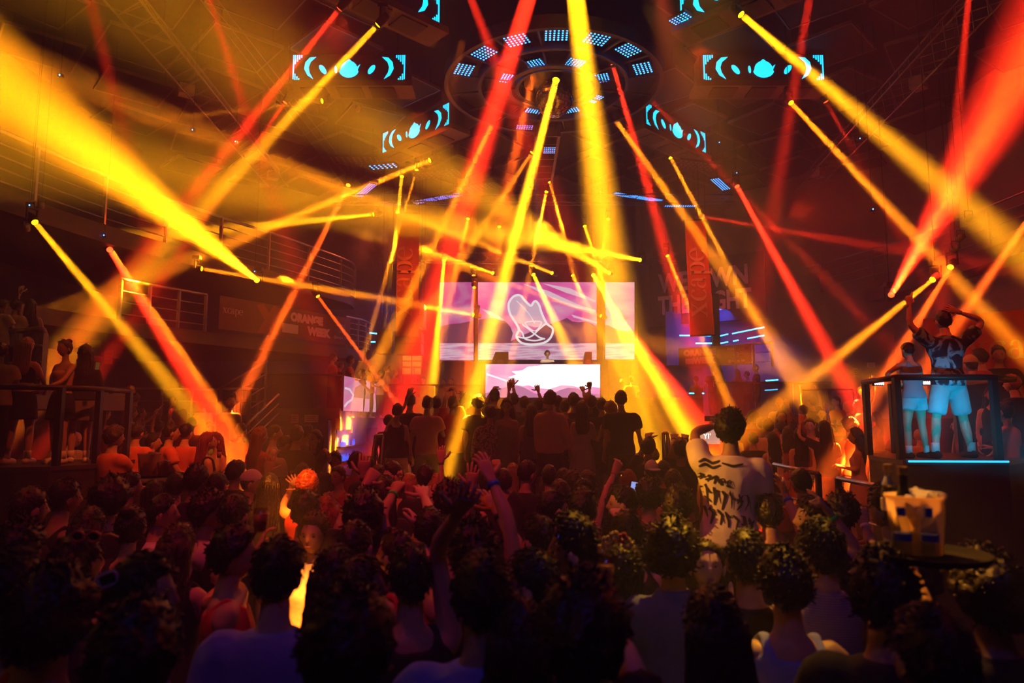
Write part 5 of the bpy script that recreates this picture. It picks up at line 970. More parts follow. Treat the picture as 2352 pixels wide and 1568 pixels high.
# the man in the white tee standing above the crowd
boxobj('crowd_riser', (1.1, 4.3, 0), (1.95, 5.1, .58), M_DARK, 'thing', 'black riser under the man in the white printed tee'); bpy.data.objects['crowd_riser']['category'] = 'riser'
HERO = P(1678, 985, 4.7, .58, -8, 'curly k', 'tee W', K_, (1592, 992, 1640, 978, 1, 1), (1752, 1165, 1772, 1252, 1, 1), 'man from behind in a loose white tee with black brush lettering, hand on head', group=G1, hy=-28, hp=8, side=3, sex='m', wide=1.12, botm=striped('trousers_striped', (.012, .011, .01), (.24, .2, .12), 26), band=('-', 'k'), skin=2)
# nearest rows, mostly dark from behind
P(125, 1428, -1.74, 0, 5, 'afro k', 'tee K', K_, 'dn', 'bend', 'person with a big round dark head of hair near the bottom left corner', group=G1)
P(328, 1368, -1.76, 0, -62, 'short k', 'shirt U', K_, 'bend', 'dn', 'man in profile to the right with dark hair and a pale blue shirt, lower left', group=G1, hy=-20)
P(312, 1520, -1.76, 0, 0, 'curly k', 'tee K', K_, 'dn', 'dn', 'dark head cut by the bottom edge, below the man in the pale blue shirt', group=G1)
A4 = P(638, 1322, -1.76, 0, 4, 'short k', 'tee U', K_, 'dn', 'bend', 'man from behind in a white tee painted as blue-lit with a small faint back print', group=G1, hy=-10, wide=1.1)
P(800, 1490, -1.74, 0, 0, 'afro k', 'tee K', K_, 'dn', 'dn', 'wide dark curly head at the bottom edge between the two tees painted as blue-lit', group=G1)
A6 = P(1105, 1372, -1.78, 0, 2, 'side k', 'tee U', K_, 'dn', 'dn', 'broad-shouldered man from behind in a plain tee painted as blue-lit at the bottom centre', group=G1, wide=1.12)
P(1222, 1345, -1.7, 0, 70, 'side k', 'tee K', K_, 'bend', 'dn', 'dark-haired person in profile to the left, right of the broad-shouldered man', group=G1)
P(1338, 1462, -1.76, 0, -10, 'afro k', 'tee K', K_, 'dn', (1440, 1500, 1385, 1418, 1, 1), 'dark curly-haired person raising a bent arm at the bottom, right of centre', group=G1, hR='relax', band=('-', 'b'))
P(1638, 1440, -1.68, 0, 0, 'straight k', 'tank K', K_, 'dn', 'bend', 'person with smooth dark hair from behind under the woman facing the camera', group=G1)
P(1802, 1342, -1.7, 0, -4, 'curly k', 'tank U', K_, 'dn', 'bend', 'person with bushy dark curls and a blue tank top, lower right', group=G1)
P(1887, 1265, -1.78, 0, -6, 'short k', 'shirt P', K_, 'dn', 'dn', 'man from behind in a finely striped collared shirt, right of the bushy curls', group=G1, topm=striped('shirt_striped', (.32, .2, .26), (.1, .09, .2), 34, 2))
P(2030, 1368, -1.78, 0, -25, 'curly k', 'tee K', K_, 'tray', (2120, 1400, 2088, 1302, 1, 1), 'dark-haired waiter from behind with one hand under the raised tray', group=G1, hR='open')
P(2262, 1368, -1.74, 0, 6, 'afro k', 'tee K', K_, 'dn', 'dn', 'big dark head of hair at the right edge near the bottom', group=G1)
P(2142, 1520, -1.74, 0, 0, 'short k', 'tee K', K_, 'dn', 'dn', 'dark head cut by the bottom edge below the tray', group=G1)
P(45, 1268, -1.74, 0, -10, 'curly k', 'tee K', K_, 'dn', 'dn', 'dark curly-haired person at the left edge, above the big round head', group=G1)
P(182, 1292, -1.72, 0, -25, 'long k', 'tank M', K_, 'bend', 'dn', 'woman with dark hair beside the white sunglasses, lower left', group=G1)
P(410, 1255, -1.66, 0, -5, 'long b', 'tank K', K_, 'dn', 'bend', 'woman with long brown hair from behind, left of the lilac tee', group=G1)
P(18, 1372, -1.8, 0, -20, 'short k', 'tank R', K_, 'dn', (30, 1440, 28, 1500, 1, 1), 'person in a red sleeveless top cut by the left edge', group=G1, band=('-', 'w'))
P(768, 1325, -1.68, 0, 0, 'straight k', 'tank K', K_, 'dn', 'dn', 'woman with very long straight dark hair right of the bright orange gap', group=G1)
P(828, 1352, -1.66, 0, -75, 'long k', 'tee K', K_, (775, 1420, 782, 1370, 1, 1), 'bend', 'woman in profile to the right, face rimmed orange, hand lifted behind her head', group=G1, hL='open')
P(1318, 1268, -1.8, 0, 66, 'tall k', 'tee K', K_, 'bend', 'dn', 'man looking left with swept-up hair and a dark tee, beside the clear bottle', group=G1, hy=12)
P(1428, 1302, -1.64, 0, -8, 'wavy k', 'crop K', K_, 'bend', 'bend', 'woman with long curly hair and yellow flowers on her head, bare shoulder lit', group=G1)
P(1545, 1268, -1.74, 0, -12, 'afro k', 'shirt B', K_, 'bend', 'dn', 'man with a round curly head of hair in a dark violet-blue shirt, right of centre', group=G1)
P(1624, 1302, -1.64, 0, 172, 'long b', 'crop K', K_, 'dn', 'bend', 'woman facing the camera with parted lips and a bare neckline, in front of striped trousers', group=G1, hp=12)
P(1868, 1192, -1.74, 0, 78, 'short b', 'tee K', K_, (1975, 1270, 1905, 1178, 1, 1), (1838, 1215, 1806, 1140, 1, 1), 'man looking left with both hands lifted, green and blue bands on his wrists', group=G1, hL='point', hR='open', band=('g', 'b'))
P(908, 1272, -1.66, 0, 68, 'pony b', 'tank R', K_, 'bend', (985, 1300, 960, 1215, 1, 1), 'red-lit woman with tied-back hair looking left, centre left', group=G1)
P(720, 1228, -1.64, 0, 175, 'wavy b', 'tee W', K_, 'dn', 'dn', 'smiling woman facing the camera in red shade above the bright orange gap', group=G2)
P(816, 1258, -1.74, 0, -20, 'buzz b', 'tank R', K_, 'bend', 'bend', 'short-haired man from behind with bright red-lit shoulders', group=G2)
P(702, 1176, -1.76, 0, 0, 'short k', 'tank K', K_, 'dn', 'dn', 'dark-haired man from behind, directly below the clasped yellow-lit hands', group=G2)
P(706, 1116, -1.74, 0, 0, 'curly r', 'tank R', K_, (648, 1165, 670, 1118, 1, 1), (742, 1178, 690, 1122, 1, 1), 'red-haired person with clasped raised hands glowing yellow, left of centre', group=G2, hL='grip', hR='open')
P(1030, 1150, -1.78, 0, -4, 'curly k', 'tank K', K_, (955, 1235, 985, 1160, 1, 1), (1072, 1215, 1082, 1120, 1, 1), 'dark-haired person with two crossed arms raised, at the middle of the floor', group=G2, hL='open', hR='open', band=('k', 'k'))
P(1240, 1245, -1.72, 0, 40, 'short k', 'tank K', K_, (1170, 1200, 1128, 1100, 1, 1), (1195, 1262, 1140, 1175, 1, 1), 'person in a black tank top reaching both long bare arms up and to the left', group=G2, hL='open', hR='open', band=('b', 'k'), sex='m')
P(1090, 1275, -1.72, 0, 0, 'afro k', 'tank K', K_, (985, 1330, 1010, 1278, 1, 1), 'dn', 'person with wide dark hair and a lifted left elbow, above the broad-shouldered man', group=G2)
P(940, 1330, -1.7, 0, 20, 'short k', 'tank K', K_, 'dn', (1000, 1262, 1050, 1180, 1, -1), 'dark person reaching one arm up to the right, behind the broad-shouldered man', group=G2, hR='open')
P(1190, 1470, -1.66, 0, 0, 'straight k', 'tee K', K_, (1195, 1530, 1198, 1462, -1, 1), 'dn', 'dark person making a raised hand sign at the bottom, right of the broad-shouldered man', group=G1, hL='peace', band=('w', '-'))
P(480, 1176, -1.74, 0, -60, 'curly k', 'tee L', K_, 'bend', 'mouth', 'man in profile to the right in a lilac tee holding a glass, left of centre', group=G2)
P(540, 1184, -1.74, 0, -20, 'short k', 'tee K', K_, 'dn', 'bend', 'dark-haired person just right of the man in the lilac tee', group=G2)
P(540, 1275, -1.7, 0, -70, 'curly k', 'tank R', K_, (470, 1390, 512, 1345, 1, 1), (560, 1360, 510, 1330, 1, 1), 'person with tousled dark curls leaning over red-lit outstretched hands, left', group=G1, hL='open', hR='open', band=('w', '-'))
P(372, 1180, -1.7, 0, -70, 'short k', 'tee W', K_, 'bend', 'dn', 'person in profile to the right in a pale tee, behind the brown-haired woman', group=G2)
P(300, 1210, -1.7, 0, 10, 'bun k', 'tank K', K_, 'dn', 'dn', 'woman with bare shoulders and her hair up, left side', group=G2)
P(205, 1212, -1.68, 0, 0, 'straight k', 'tank K', K_, 'dn', 'dn', 'dark-haired person just above the white sunglasses', group=G2)
P(255, 1150, -1.8, 0, 0, 'afro k', 'tee K', K_, 'dn', 'dn', 'person with a broad dark head of hair below the left podium corner', group=G2)
P(150, 1144, -1.78, 0, -35, 'short k', 'tank K', K_, 'dn', 'bend', 'man with a bare neck turned right, under the left podium', group=G2)
P(68, 1170, -1.78, 0, -30, 'short b', 'tee K', K_, 'dn', 'dn', 'man with a lit ear at the far left, under the podium', group=G2)
P(300, 1118, -1.72, 0, -40, 'short k', 'tee K', K_, 'dn', 'dn', 'dark-haired man looking right beside the podium corner and the tray', group=G2)
P(357, 1132, -1.68, 0, -5, 'long k', 'tank K', K_, 'dn', 'dn', 'woman with long dark hair below the tray on the left', group=G2)
P(404, 1118, -1.72, 0, 15, 'short k', 'tee K', K_, 'dn', 'dn', 'man with rounded dark hair right of the tray', group=G2)
P(452, 1104, -1.78, 0, -20, 'curly k', 'tee N', K_, 'dn', 'dn', 'tall man with thick dark hair right of the tray, seen from behind', group=G2)
P(498, 1116, -1.72, 0, 0, 'short k', 'tee K', K_, 'dn', 'bend', 'dark-haired man left of the person in the white cap', group=G2)
P(544, 1086, -1.74, 0, -30, 'curly k', 'tee K', K_, 'dn', 'bend', 'curly-haired person with glasses pushed up on the head at the foot of the red beam', group=G2)
P(578, 1110, -1.7, 0, -75, 'short k', 'tank W', K_, 'dn', (622, 1160, 592, 1118, 1, 1), 'person in a white cap looking right with a forearm up to the face', group=G2, cap='W')
P(618, 1118, -1.72, 0, 10, 'long k', 'tee K', K_, (600, 1150, 614, 1085, 1, 1), 'dn', 'dark-haired person between the white cap and the clasped hands', group=G2, hL='open')
P(645, 1068, -1.7, 0, -10, 'short k', 'tee K', K_, 'dn', (668, 1100, 652, 1060, 1, -1), 'person in a dark flat cap raising a hand with a lit wristband, left', group=G2, cap='G', band=('-', 'g'))
P(694, 1090, -1.72, 0, 0, 'straight k', 'tee K', K_, 'dn', 'dn', 'woman with dark hair left of two men facing the camera', group=G2)
P(727, 1056, -1.74, 0, 178, 'short k', 'tee K', K_, 'dn', 'dn', 'man facing the camera, darker of two, below the woman pouring a drink', group=G2)
P(769, 1058, -1.76, 0, 176, 'short k', 'tee K', K_, 'dn', 'dn', 'man with thick dark hair facing the camera under the blue bottle shelf', group=G2)
P(776, 1094, -1.66, 0, 150, 'short b', 'tank R', K_, 'mouth', 'mouth', 'person holding both hands before the face in red light, left of centre', group=G2, hL='grip', hR='grip')
P(820, 1062, -1.76, 0, -35, 'curly k', 'tee R', K_, 'dn', 'bend', 'person with dark curls and a red tee, left of the ladder rail', group=G2)
P(846, 1072, -1.72, 0, -20, 'short k', 'tee K', K_, 'dn', 'dn', 'dark-haired person right next to the red tee', group=G2)
P(870, 1096, -1.72, 0, 0, 'short k', 'tee G', K_, 'dn', 'dn', 'round dark head right below the left ladder rail', group=G2)
P(902, 1094, -1.76, 0, 120, 'tall k', 'tank K', K_, 'dn', (916, 1120, 920, 1098, -1, -1), 'man looking left with tall hair and a raised peace sign', group=G2, hR='peace')
P(836, 1186, -1.76, 0, 0, 'afro k', 'tee K', K_, (790, 1180, 842, 1110, 1, 1), (875, 1185, 905, 1130, 1, 1), 'person with big dark hair raising both arms, left of centre', group=G2, hL='fist', hR='fist', band=('-', 'g'))
P(882, 1130, -1.76, 0, 0, 'straight k', 'tee K', K_, 'dn', 'dn', 'woman with a wide smooth dark head in front of the man with the peace sign', group=G2)
P(748, 1182, -1.7, 0, 10, 'long r', 'tank R', K_, 'dn', 'up', 'woman with reddish hair from behind, right of the clasped hands', group=G2)
P(942, 1116, -1.66, 0, -30, 'long l', 'tank C', K_, 'dn', 'dn', 'blond woman lit yellow, left of the platform beam foot', group=G2)
P(976, 1098, -1.76, 0, 0, 'short k', 'tee K', K_, 'dn', 'dn', 'man with smooth dark hair left of the long yellow beam foot', group=G2)
P(1002, 1120, -1.66, 0, -15, 'wavy l', 'tank C', K_, 'dn', 'dn', 'light-haired woman lit bright yellow at the foot of the long beam', group=G2)
P(1075, 1120, -1.7, 0, 0, 'long k', 'tank K', K_, 'up', 'dn', 'dark-haired woman raising her left arm right of the long beam foot', group=G2)
P(1120, 1112, -1.72, 0, 0, 'short k', 'tee K', K_, (1108, 1150, 1112, 1088, 1, 1), 'dn', 'man raising one flat hand behind the two long bare arms', group=G2, hL='open')
P(1156, 1108, -1.72, 0, 8, 'side k', 'tee K', K_, 'dn', (1150, 1120, 1142, 1075, 1, 1), 'person holding a clear cup up high, middle of the floor', group=G2, hR='grip')
P(1178, 1086, -1.66, 0, -20, 'long l', 'tank K', K_, 'dn', 'dn', 'light-haired woman in front of the platform, middle', group=G2)
P(1212, 1088, -1.78, 0, -50, 'side k', 'tee K', K_, 'dn', 'dn', 'man with thick dark hair looking right in front of the platform', group=G2)
P(1262, 1096, -1.72, 0, -5, 'short k', 'tee K', K_, 'dn', 'bend', 'dark-haired person below the pink-shirted man of the platform', group=G2)
P(1294, 1104, -1.7, 0, -5, 'short k', 'tee K', K_, 'dn', 'dn', 'dark head between two taller ones in front of the platform, middle', group=G2)
P(1316, 1114, -1.72, 0, 15, 'curly k', 'tee K', K_, 'dn', 'dn', 'curly-haired person below the woman in the lilac dress', group=G2)
P(1350, 1114, -1.74, 0, -8, 'short k', 'tee K', K_, 'dn', 'dn', 'man with rounded dark hair left of the raised bare arm', group=G2)
P(1286, 1134, -1.7, 0, 10, 'long k', 'tank K', K_, 'dn', 'dn', 'woman with dark hair in a second row, middle of the floor', group=G2)
P(1340, 1136, -1.72, 0, 170, 'short k', 'tee K', K_, 'dn', 'dn', 'man facing the camera in deep shade, middle of the floor', group=G2)
P(1272, 1170, -1.74, 0, -70, 'short k', 'tee K', K_, 'mouth', 'dn', 'man in profile to the right, above the clear bottle', group=G2)
P(1338, 1172, -1.78, 0, -12, 'side k', 'tee K', K_, 'dn', 'dn', 'man from behind with a lit ear, left of the greenish beam', group=G2)
P(1402, 1150, -1.72, 0, 20, 'straight k', 'tank K', K_, (1388, 1140, 1412, 1085, 1, 1), 'dn', 'person with one bare arm stretched straight up in front of the dark-shirted tall man', group=G2, hL='relax')
P(1430, 1158, -1.74, 0, 80, 'short k', 'tee V', K_, 'dn', 'dn', 'person in profile to the left inside the greenish beam', group=G2)
P(1444, 1104, -1.66, 0, -20, 'long r', 'tank O', K_, 'dn', (1458, 1145, 1455, 1118, 1, 1), 'woman with glowing orange hair holding up a lit phone', group=G2, hR='grip')
P(1497, 1084, -1.72, 0, 2, 'short k', 'tee K', K_, 'dn', 'dn', 'person in a white cap worn backwards, right of the tall dark-shirted man', group=G2, cap='W<')
P(1464, 1058, -1.64, 0, 0, 'long l', 'tank K', K_, 'dn', 'dn', 'light-haired woman edged in yellow, right of the platform', group=G2)
P(1499, 1046, -1.72, 0, 20, 'curly k', 'tee K', K_, 'dn', 'dn', 'curly-haired man right of the light-haired woman, at the yellow haze', group=G2)
P(1490, 1030, 9.0, .05, -30, 'short k', 'tee K', K_, (1478, 1030, 1487, 1006, 1, 1), 'dn', 'person raising one arm in the yellow haze right of the platform', group=G2, hL='open')
P(1545, 1056, -1.74, 0, 178, 'short k', 'tee R', K_, 'dn', 'dn', 'man facing the camera left of the man in the white tee', group=G2)
P(1570, 1050, -1.72, 0, 172, 'short b', 'tee K', K_, 'dn', 'dn', 'second man facing the camera, just left of the white tee', group=G2)
P(1546, 1108, -1.72, 0, 10, 'straight k', 'tank R', K_, 'dn', 'bend', 'dark-haired woman with a red-lit shoulder left of the white tee', group=G2)
P(1490, 1140, -1.76, 0, -5, 'curly k', 'tee V', K_, 'dn', 'dn', 'big-haired person from behind at the right of the greenish beam', group=G2)
P(1524, 1084, -1.72, 0, 5, 'short k', 'tee K', K_, 'dn', 'dn', 'dark-haired man right of the white cap', group=G2)
P(1560, 1164, -1.76, 0, -30, 'curly k', 'tank K', K_, (1510, 1215, 1545, 1205, 1, 1), 'dn', 'curly head tinged green by the light, in front of the white tee', group=G2)
P(1562, 1034, 8.8, .05, 0, 'short k', 'tee K', K_, (1546, 1030, 1548, 1008, 1, 1), (1574, 1030, 1574, 1008, 1, 1), 'person with both hands raised wide beside the right ladder rail', group=G2, hL='open', hR='open', band=('k', 'k'))
P(1590, 1040, -1.7, 0, 0, 'short k', 'tee K', K_, 'dn', 'dn', 'dark head behind the shoulder of the white tee', group=G2)
P(1440, 1225, -1.7, 0, 10, 'short k', 'tank K', K_, (1450, 1240, 1425, 1190, 1, 1), 'dn', 'person raising a bent arm in the greenish beam, above the flowered hair', group=G2)
P(1500, 1250, -1.62, 0, -30, 'long k', 'tank Y', K_, 'dn', 'dn', 'woman in a bright yellow-lit top left of the round curly head', group=G2)
P(1765, 1180, -1.72, 0, 0, 'short k', 'tee K', K_, 'dn', 'dn', 'dark-haired person right of the white tee, left of the raised hands', group=G2)
P(1840, 1110, -1.76, 0, 10, 'short k', 'tee R', K_, 'dn', 'dn', 'dark head with a red collar below the upper step handrail', group=G2)
P(1935, 1180, -1.74, 0, -30, 'curly k', 'tee K', K_, 'dn', (2010, 1275, 1985, 1200, 1, 1), 'person with curly hair raising a forearm with a pale wristband, left of the tray', group=G2, band=('-', 'w'))
P(2040, 1170, 3.6, .15, 20, 'short k', 'tee K', K_, 'dn', 'dn', 'dark person holding the foil-topped bottle, left of the ice bucket', group=G2)
P(1715, 1290, -1.72, 0, -5, 'side k', 'tee K', K_, 'dn', 'dn', 'dark-haired person under the striped trousers, right of the woman facing the camera', group=G2)
P(985, 1218, -1.7, 0, 0, 'short k', 'tank R', K_, 'dn', (992, 1190, 975, 1140, 1, 1), 'red-lit person stretching one hand up, centre left', group=G2, hR='open')
P(598, 1002, 9.4, .3, -35, 'long r', 'tee R', K_, 'dn', 'low', 'woman with red hair and a red top by the foot of the thick red beam', group=G4)
P(632, 996, 10.5, .35, -70, 'short k', 'tank W', K_, 'bend', 'dn', 'man in profile to the right with a pale top, right of the red-haired woman', group=G4)
P(656, 1020, 9.6, .2, -50, 'buzz k', 'tee C', K_, 'low', 'dn', 'man bending forward in a pale tee under the paper notices', group=G4, lean=22)
P(682, 1000, 9.5, .3, -10, 'short k', 'tee K', K_, 'dn', 'bend', 'man from behind in a black tee under the paper notices', group=G4)
P(706, 995, 10.6, .35, -60, 'short k', 'tee K', K_, 'dn', 'dn', 'dark-haired man looking right behind the woman pouring a drink', group=G4)
P(722, 1008, 9.6, .25, 160, 'long k', 'tee K', K_, (745, 1030, 755, 1045, -1, -1), 'bend', 'woman with lowered face pouring a drink, arm stretched to the right', group=G4, side=-8)
# dance platform
Z = .8
P(913, 945, 10.9, Z, -4, 'side k', 'tank K', 'shorts P', (935, 930, 938, 908, 1, 1), 'dn', 'woman in a black tank top and pink shorts on the platform, one arm up', group=G3, sex='f')
P(942, 922, 11.8, Z, 0, 'short k', 'tee K', K_, 'dn', 'dn', 'man in a black tee behind the pink shorts on the platform', group=G3)
P(893, 968, 11.9, Z - .1, -30, 'short k', 'tee K', K_, 'dn', 'dn', 'dark head peeping out left of the woman in pink shorts', group=G3)
P(982, 928, 11.2, Z, -4, 'short k', 'tee P', 'pants G', 'dn', 'bend', 'man from behind in a pale pinkish tee on the left half of the platform', group=G3)
P(1003, 928, 11.9, Z, 0, 'short k', 'tee R', K_, 'dn', 'dn', 'man in a dark red tee right behind the pale pinkish one', group=G3)
P(1040, 928, 11.6, Z, 0, 'short k', 'tee R', K_, (1022, 918, 1026, 898, 1, 1), (1046, 915, 1043, 896, 1, 1), 'person with both hands up near the long yellow beam on the platform', group=G3, hL='open', hR='open')
P(1072, 926, 12.2, Z, 0, 'afro k', 'tee R', K_, 'dn', (1060, 915, 1062, 905, 1, 1), 'person inside the long yellow beam on the platform', group=G3, hR='open')
P(1098, 926, 11.4, Z, 5, 'curly k', 'tee K', K_, 'dn', 'dn', 'dark figure right of the long yellow beam on the platform', group=G3)
P(1126, 950, 11.0, Z - .1, 0, 'curly k', 'shirt C', K_, 'dn', 'dn', 'man in a speckled pale shirt on the platform, left half', group=G3, topm=blotchy('shirt_speckled', (.45, .36, .26), (.12, .07, .05), 14))
P(1136, 912, 12.5, Z, -6, 'short k', 'tee K', K_, (1122, 912, 1134, 895, 1, 1), 'dn', 'man in a cap with a raised elbow against the booth screen', group=G3, cap='K')
P(1164, 932, 10.9, Z, 176, 'straight k', 'dress V', 'none', 'dn', 'dn', 'woman in a short olive dress facing the camera on the platform, hair down', group=G3, hp=-14)
P(1180, 920, 12.4, Z, 0, 'short k', 'tee K', K_, (1184, 912, 1178, 885, 1, 1), 'dn', 'person stretching one open hand high in front of the booth screen', group=G3, hL='open')
P(1205, 928, 12.0, Z, 10, 'short k', 'tee G', K_, 'up', 'dn', 'person with a hand up right of the tallest raised arm', group=G3)
P(1238, 932, 11.8, Z, -5, 'side k', 'tee G', K_, 'dn', (1240, 912, 1236, 896, 1, 1), 'person with a raised hand left of the man in the long pinkish shirt', group=G3, hR='open')
P(1264, 918, 10.9, Z, -14, 'curly k', 'shirt P', 'shorts K', 'dn', 'dn', 'tall man in a long loose pinkish shirt and black shorts, middle of the platform', group=G3)
P(1282, 926, 12.5, Z, 0, 'short k', 'tee N', K_, 'dn', 'dn', 'dark head right behind the man in the pinkish shirt', group=G3)
P(1297, 936, 11.5, Z, 0, 'short k', 'tee N', K_, 'dn', 'dn', 'person in a dark navy tee in the middle of the platform', group=G3)
P(1318, 922, 11.9, Z, 0, 'curly k', 'tee K', K_, 'dn', 'dn', 'broad dark curly head left of the two raised hands with a cup', group=G3)
P(1336, 938, 11.0, Z, 0, 'long k', 'dress L', 'none', 'dn', 'bend', 'woman with long dark hair in a short lilac dress on the platform', group=G3)
P(1360, 926, 12.2, Z, -4, 'short k', 'tee K', K_, (1344, 914, 1339, 896, 1, 1), (1350, 910, 1354, 890, 1, 1), 'person raising two hands, one holding a small cup, against the booth screen', group=G3, hL='open', hR='grip')
P(1382, 932, 11.7, Z, 0, 'short k', 'tee K', K_, 'dn', 'dn', 'dark head right of the raised cup on the platform', group=G3)
P(1402, 940, 11.0, Z, 20, 'wavy l', 'tank K', 'skirt K', 'bend', 'dn', 'woman with long light hair left of the tall man in the dark tee', group=G3)
P(1426, 918, 10.6, Z, -3, 'side k', 'tee K', K_, 'dn', 'dn', 'tall man in a dark tee at the right end of the platform, edged in yellow', group=G3, wide=1.15)
P(1220, 945, 11.3, Z - .1, 5, 'straight k', 'tank G', 'skirt K', 'dn', 'dn', 'woman with dark hair in a grey top on the platform, below the raised hands', group=G3)
# disc jockey
P(1257, 813, 24.25, 2.9, 180, 'curly k', 'tee W', K_, 'low', 'low', 'disc jockey in a white tee behind the lit booth', hp=-8)
# left gallery guests
Zg = 2.25
for x, y, Y, yaw, h, t, a, l in ((766, 822, 18.6, -60, 'short k', 'tee O', 'rail', 'man in an orange tee leaning on the corner of the left gallery'), (806, 828, 19.3, -75, 'curly k', 'tee O', 'rail', 'second orange-shirted man at the gallery rail, right of the corner one'), (783, 840, 18.9, -50, 'short k', 'tee K', 'low', 'dark-clad person between the two orange-shirted men at the gallery rail'), (833, 858, 20.2, -60, 'afro k', 'tee K', 'rail', 'dark-haired person bending over the gallery rail above the painted screen reflection'), (853, 850, 21, -80, 'short k', 'tee O', 'mouth', 'man with a lit cigarette glow at the gallery rail'), (874, 858, 21.5, -40, 'short b', 'tee C', 'rail', 'person in a pale tee lit orange at the gallery rail'), (890, 848, 22, -70, 'curly b', 'tank O', 'rail', 'tall orange-lit person looking down over the gallery rail'), (908, 856, 22.6, -60, 'short b', 'tee O', 'rail', 'orange-lit man at the gallery rail left of the two women'), (939, 866, 23.2, -20, 'long k', 'tank K', 'up', 'woman with an arm up before the bright yellow panel'), (955, 867, 23.6, 175, 'long k', 'crop K', 'low', 'woman facing the camera before the yellow panel'), (972, 872, 24, 170, 'short b', 'tank C', 'up', 'yellow-lit person with a raised arm right of the yellow panel')):
    P(x, y, Y, Zg, yaw, h, t, K_, a if a != 'up' else 'dn', 'up' if a == 'up' else 'low', l, group=G6)
P(1019, 878, 22.6, 1.8, 170, 'long k', 'tank C', K_, 'low', 'bend', 'woman at the stage edge left of the long yellow beam, pale top', group=G6); P(1036, 876, 23, 1.8, 165, 'short k', 'tee G', K_, 'dn', 'low', 'man beside the pale-topped woman at the stage edge', group=G6)
# right gallery guests
Zr = 2.25
for x, y, Y, yaw, h, t, b_, l in ((1636, 850, 23.6, 10, 'short k', 'tee K', K_, 'man from behind in a black tee with a pale print in the right gallery'), (1655, 856, 24, -20, 'long k', 'tank K', 'shorts K', 'woman with dark hair beside the man in the printed black tee'), (1694, 856, 23.6, 0, 'straight l', 'crop K', 'pants C', 'woman with fair hair and pale trousers in the right gallery'), (1715, 860, 24, 60, 'short b', 'tank W', 'skirt K', 'woman in a light top next to the fair-haired one'), (1735, 846, 23.8, 70, 'short k', 'tee M', 'shorts K', 'tall man in a dark red tee and shorts ending the right gallery group'), (1598, 872, 23, 20, 'short k', 'tee Y', K_, 'dim person in a yellowish tee behind the red beam, left of the right gallery'), (1450, 872, 24, 10, 'short k', 'tee Y', K_, 'dim person in the yellow haze right of the booth, cap on'), (1428, 878, 24.4, 10, 'long b', 'tank Y', K_, 'dim person in the yellow haze next to the capped one')):
    P(x, y, Y, (Zr if x > 1600 else 1.9) if x > 1500 else 1.9, yaw, h, t, b_, 'bend' if x != 1636 else 'rail', 'dn', l, group=G7, cap='K' if x == 1450 else None)
# left terrace
Zl = .4
W1 = P(264, 1004, 8.6, .25, -28, 'curly b', 'tee O', K_, 'dn', (300, 1085, 318, 1092, 1, 1), 'waiter in an orange tee with curly hair carrying the tray on the left', group=G4)
P(315, 994, 9.7, Zl, -8, 'short k', 'tee O', K_, 'low', 'bend', 'waiter from behind in a bright orange tee with a small collar mark', group=G4)
P(353, 1016, 10.2, Zl - .1, -70, 'short k', 'tee O', K_, 'dn', 'bend', 'person in profile between the two orange-shirted waiters', group=G4)
P(394, 994, 9.6, Zl, -55, 'short k', 'tee O', K_, 'bend', 'low', 'waiter in orange with a dark strap across the shoulder, looking right', group=G4)
P(428, 994, 9.8, Zl, -12, 'short k', 'tee O', K_, 'dn', 'dn', 'man in a faded orange tee from behind, his arm hanging to the right', group=G4)
P(476, 1014, 9.5, .25, -45, 'straight r', 'tank K', K_, 'bend', 'low', 'woman with long reddish hair holding a drink beside the thick red beam', group=G4)
P(494, 1012, 10.3, .25, 150, 'long r', 'tank C', K_, 'bend', 'bend', 'woman facing the red-haired one, bright in the beam', group=G4)
P(304, 948, 14.6, .75, -40, 'long k', 'tank C', K_, 'up', 'bend', 'woman with dark hair and light shoulders behind the orange waiters, looking right', group=G4)
P(324, 950, 15.2, .75, -60, 'pony k', 'tank K', K_, 'dn', 'fwd', 'second woman next to her, waving a hand', group=G4, hR='open')
P(300, 898, 16.4, 1.2, -30, 'short l', 'tank O', K_, 'dn', 'dn', 'person with pale ruffled hair high on the left terrace', group=G4)
P(312, 916, 15.9, 1.2, 0, 'curly k', 'tee K', K_, 'dn', 'dn', 'dark-haired person right below the pale-haired one', group=G4)
P(398, 924, 15.6, 1.0, 175, 'short k', 'tee K', K_, 'dn', 'dn', 'man facing the camera on the left terrace near the railing', group=G4)
P(420, 952, 14.4, .75, 20, 'long k', 'tank K', K_, 'up', 'dn', 'woman with dark hair left of the thick red beam on the terrace', group=G4)
P(466, 928, 14.5, 1.0, 160, 'short l', 'tee Y', K_, 'dn', 'dn', 'man lit bright orange inside the thick red beam', group=G4)
P(530, 928, 14.6, 1.0, 0, 'curly l', 'tee G', K_, 'dn', 'dn', 'person whose curly hair is edged with light, right of the thick red beam', group=G4)
P(368, 984, 13.7, .5, -30, 'short k', 'tee K', K_, 'up', 'up', 'person with two open hands raised behind the orange waiters', group=G4, hL='open', hR='open')
P(218, 905, 13.9, .95, 0, 'curly b', 'tee R', K_, 'dn', 'dn', 'person behind the left podium rail, right of the dancers', group=G4)
P(240, 950, 12.5, .5, -20, 'long k', 'tank R', K_, 'dn', 'bend', 'woman with dark hair behind the podium corner post', group=G4)
P(208, 968, 11.8, .4, -10, 'long k', 'tank K', K_, 'dn', 'dn', 'dark figure behind the podium dancers, low between their legs', group=G4)
P(172, 1010, 10.6, .3, 0, 'bald', 'tee C', K_, 'dn', 'dn', 'person in a pale tee crouching behind the left podium', group=G4, lean=35)
P(440, 975, 12.6, .5, 10, 'short k', 'tee R', K_, 'dn', 'bend', 'dark-haired man left of the red-haired woman, further back', group=G4)
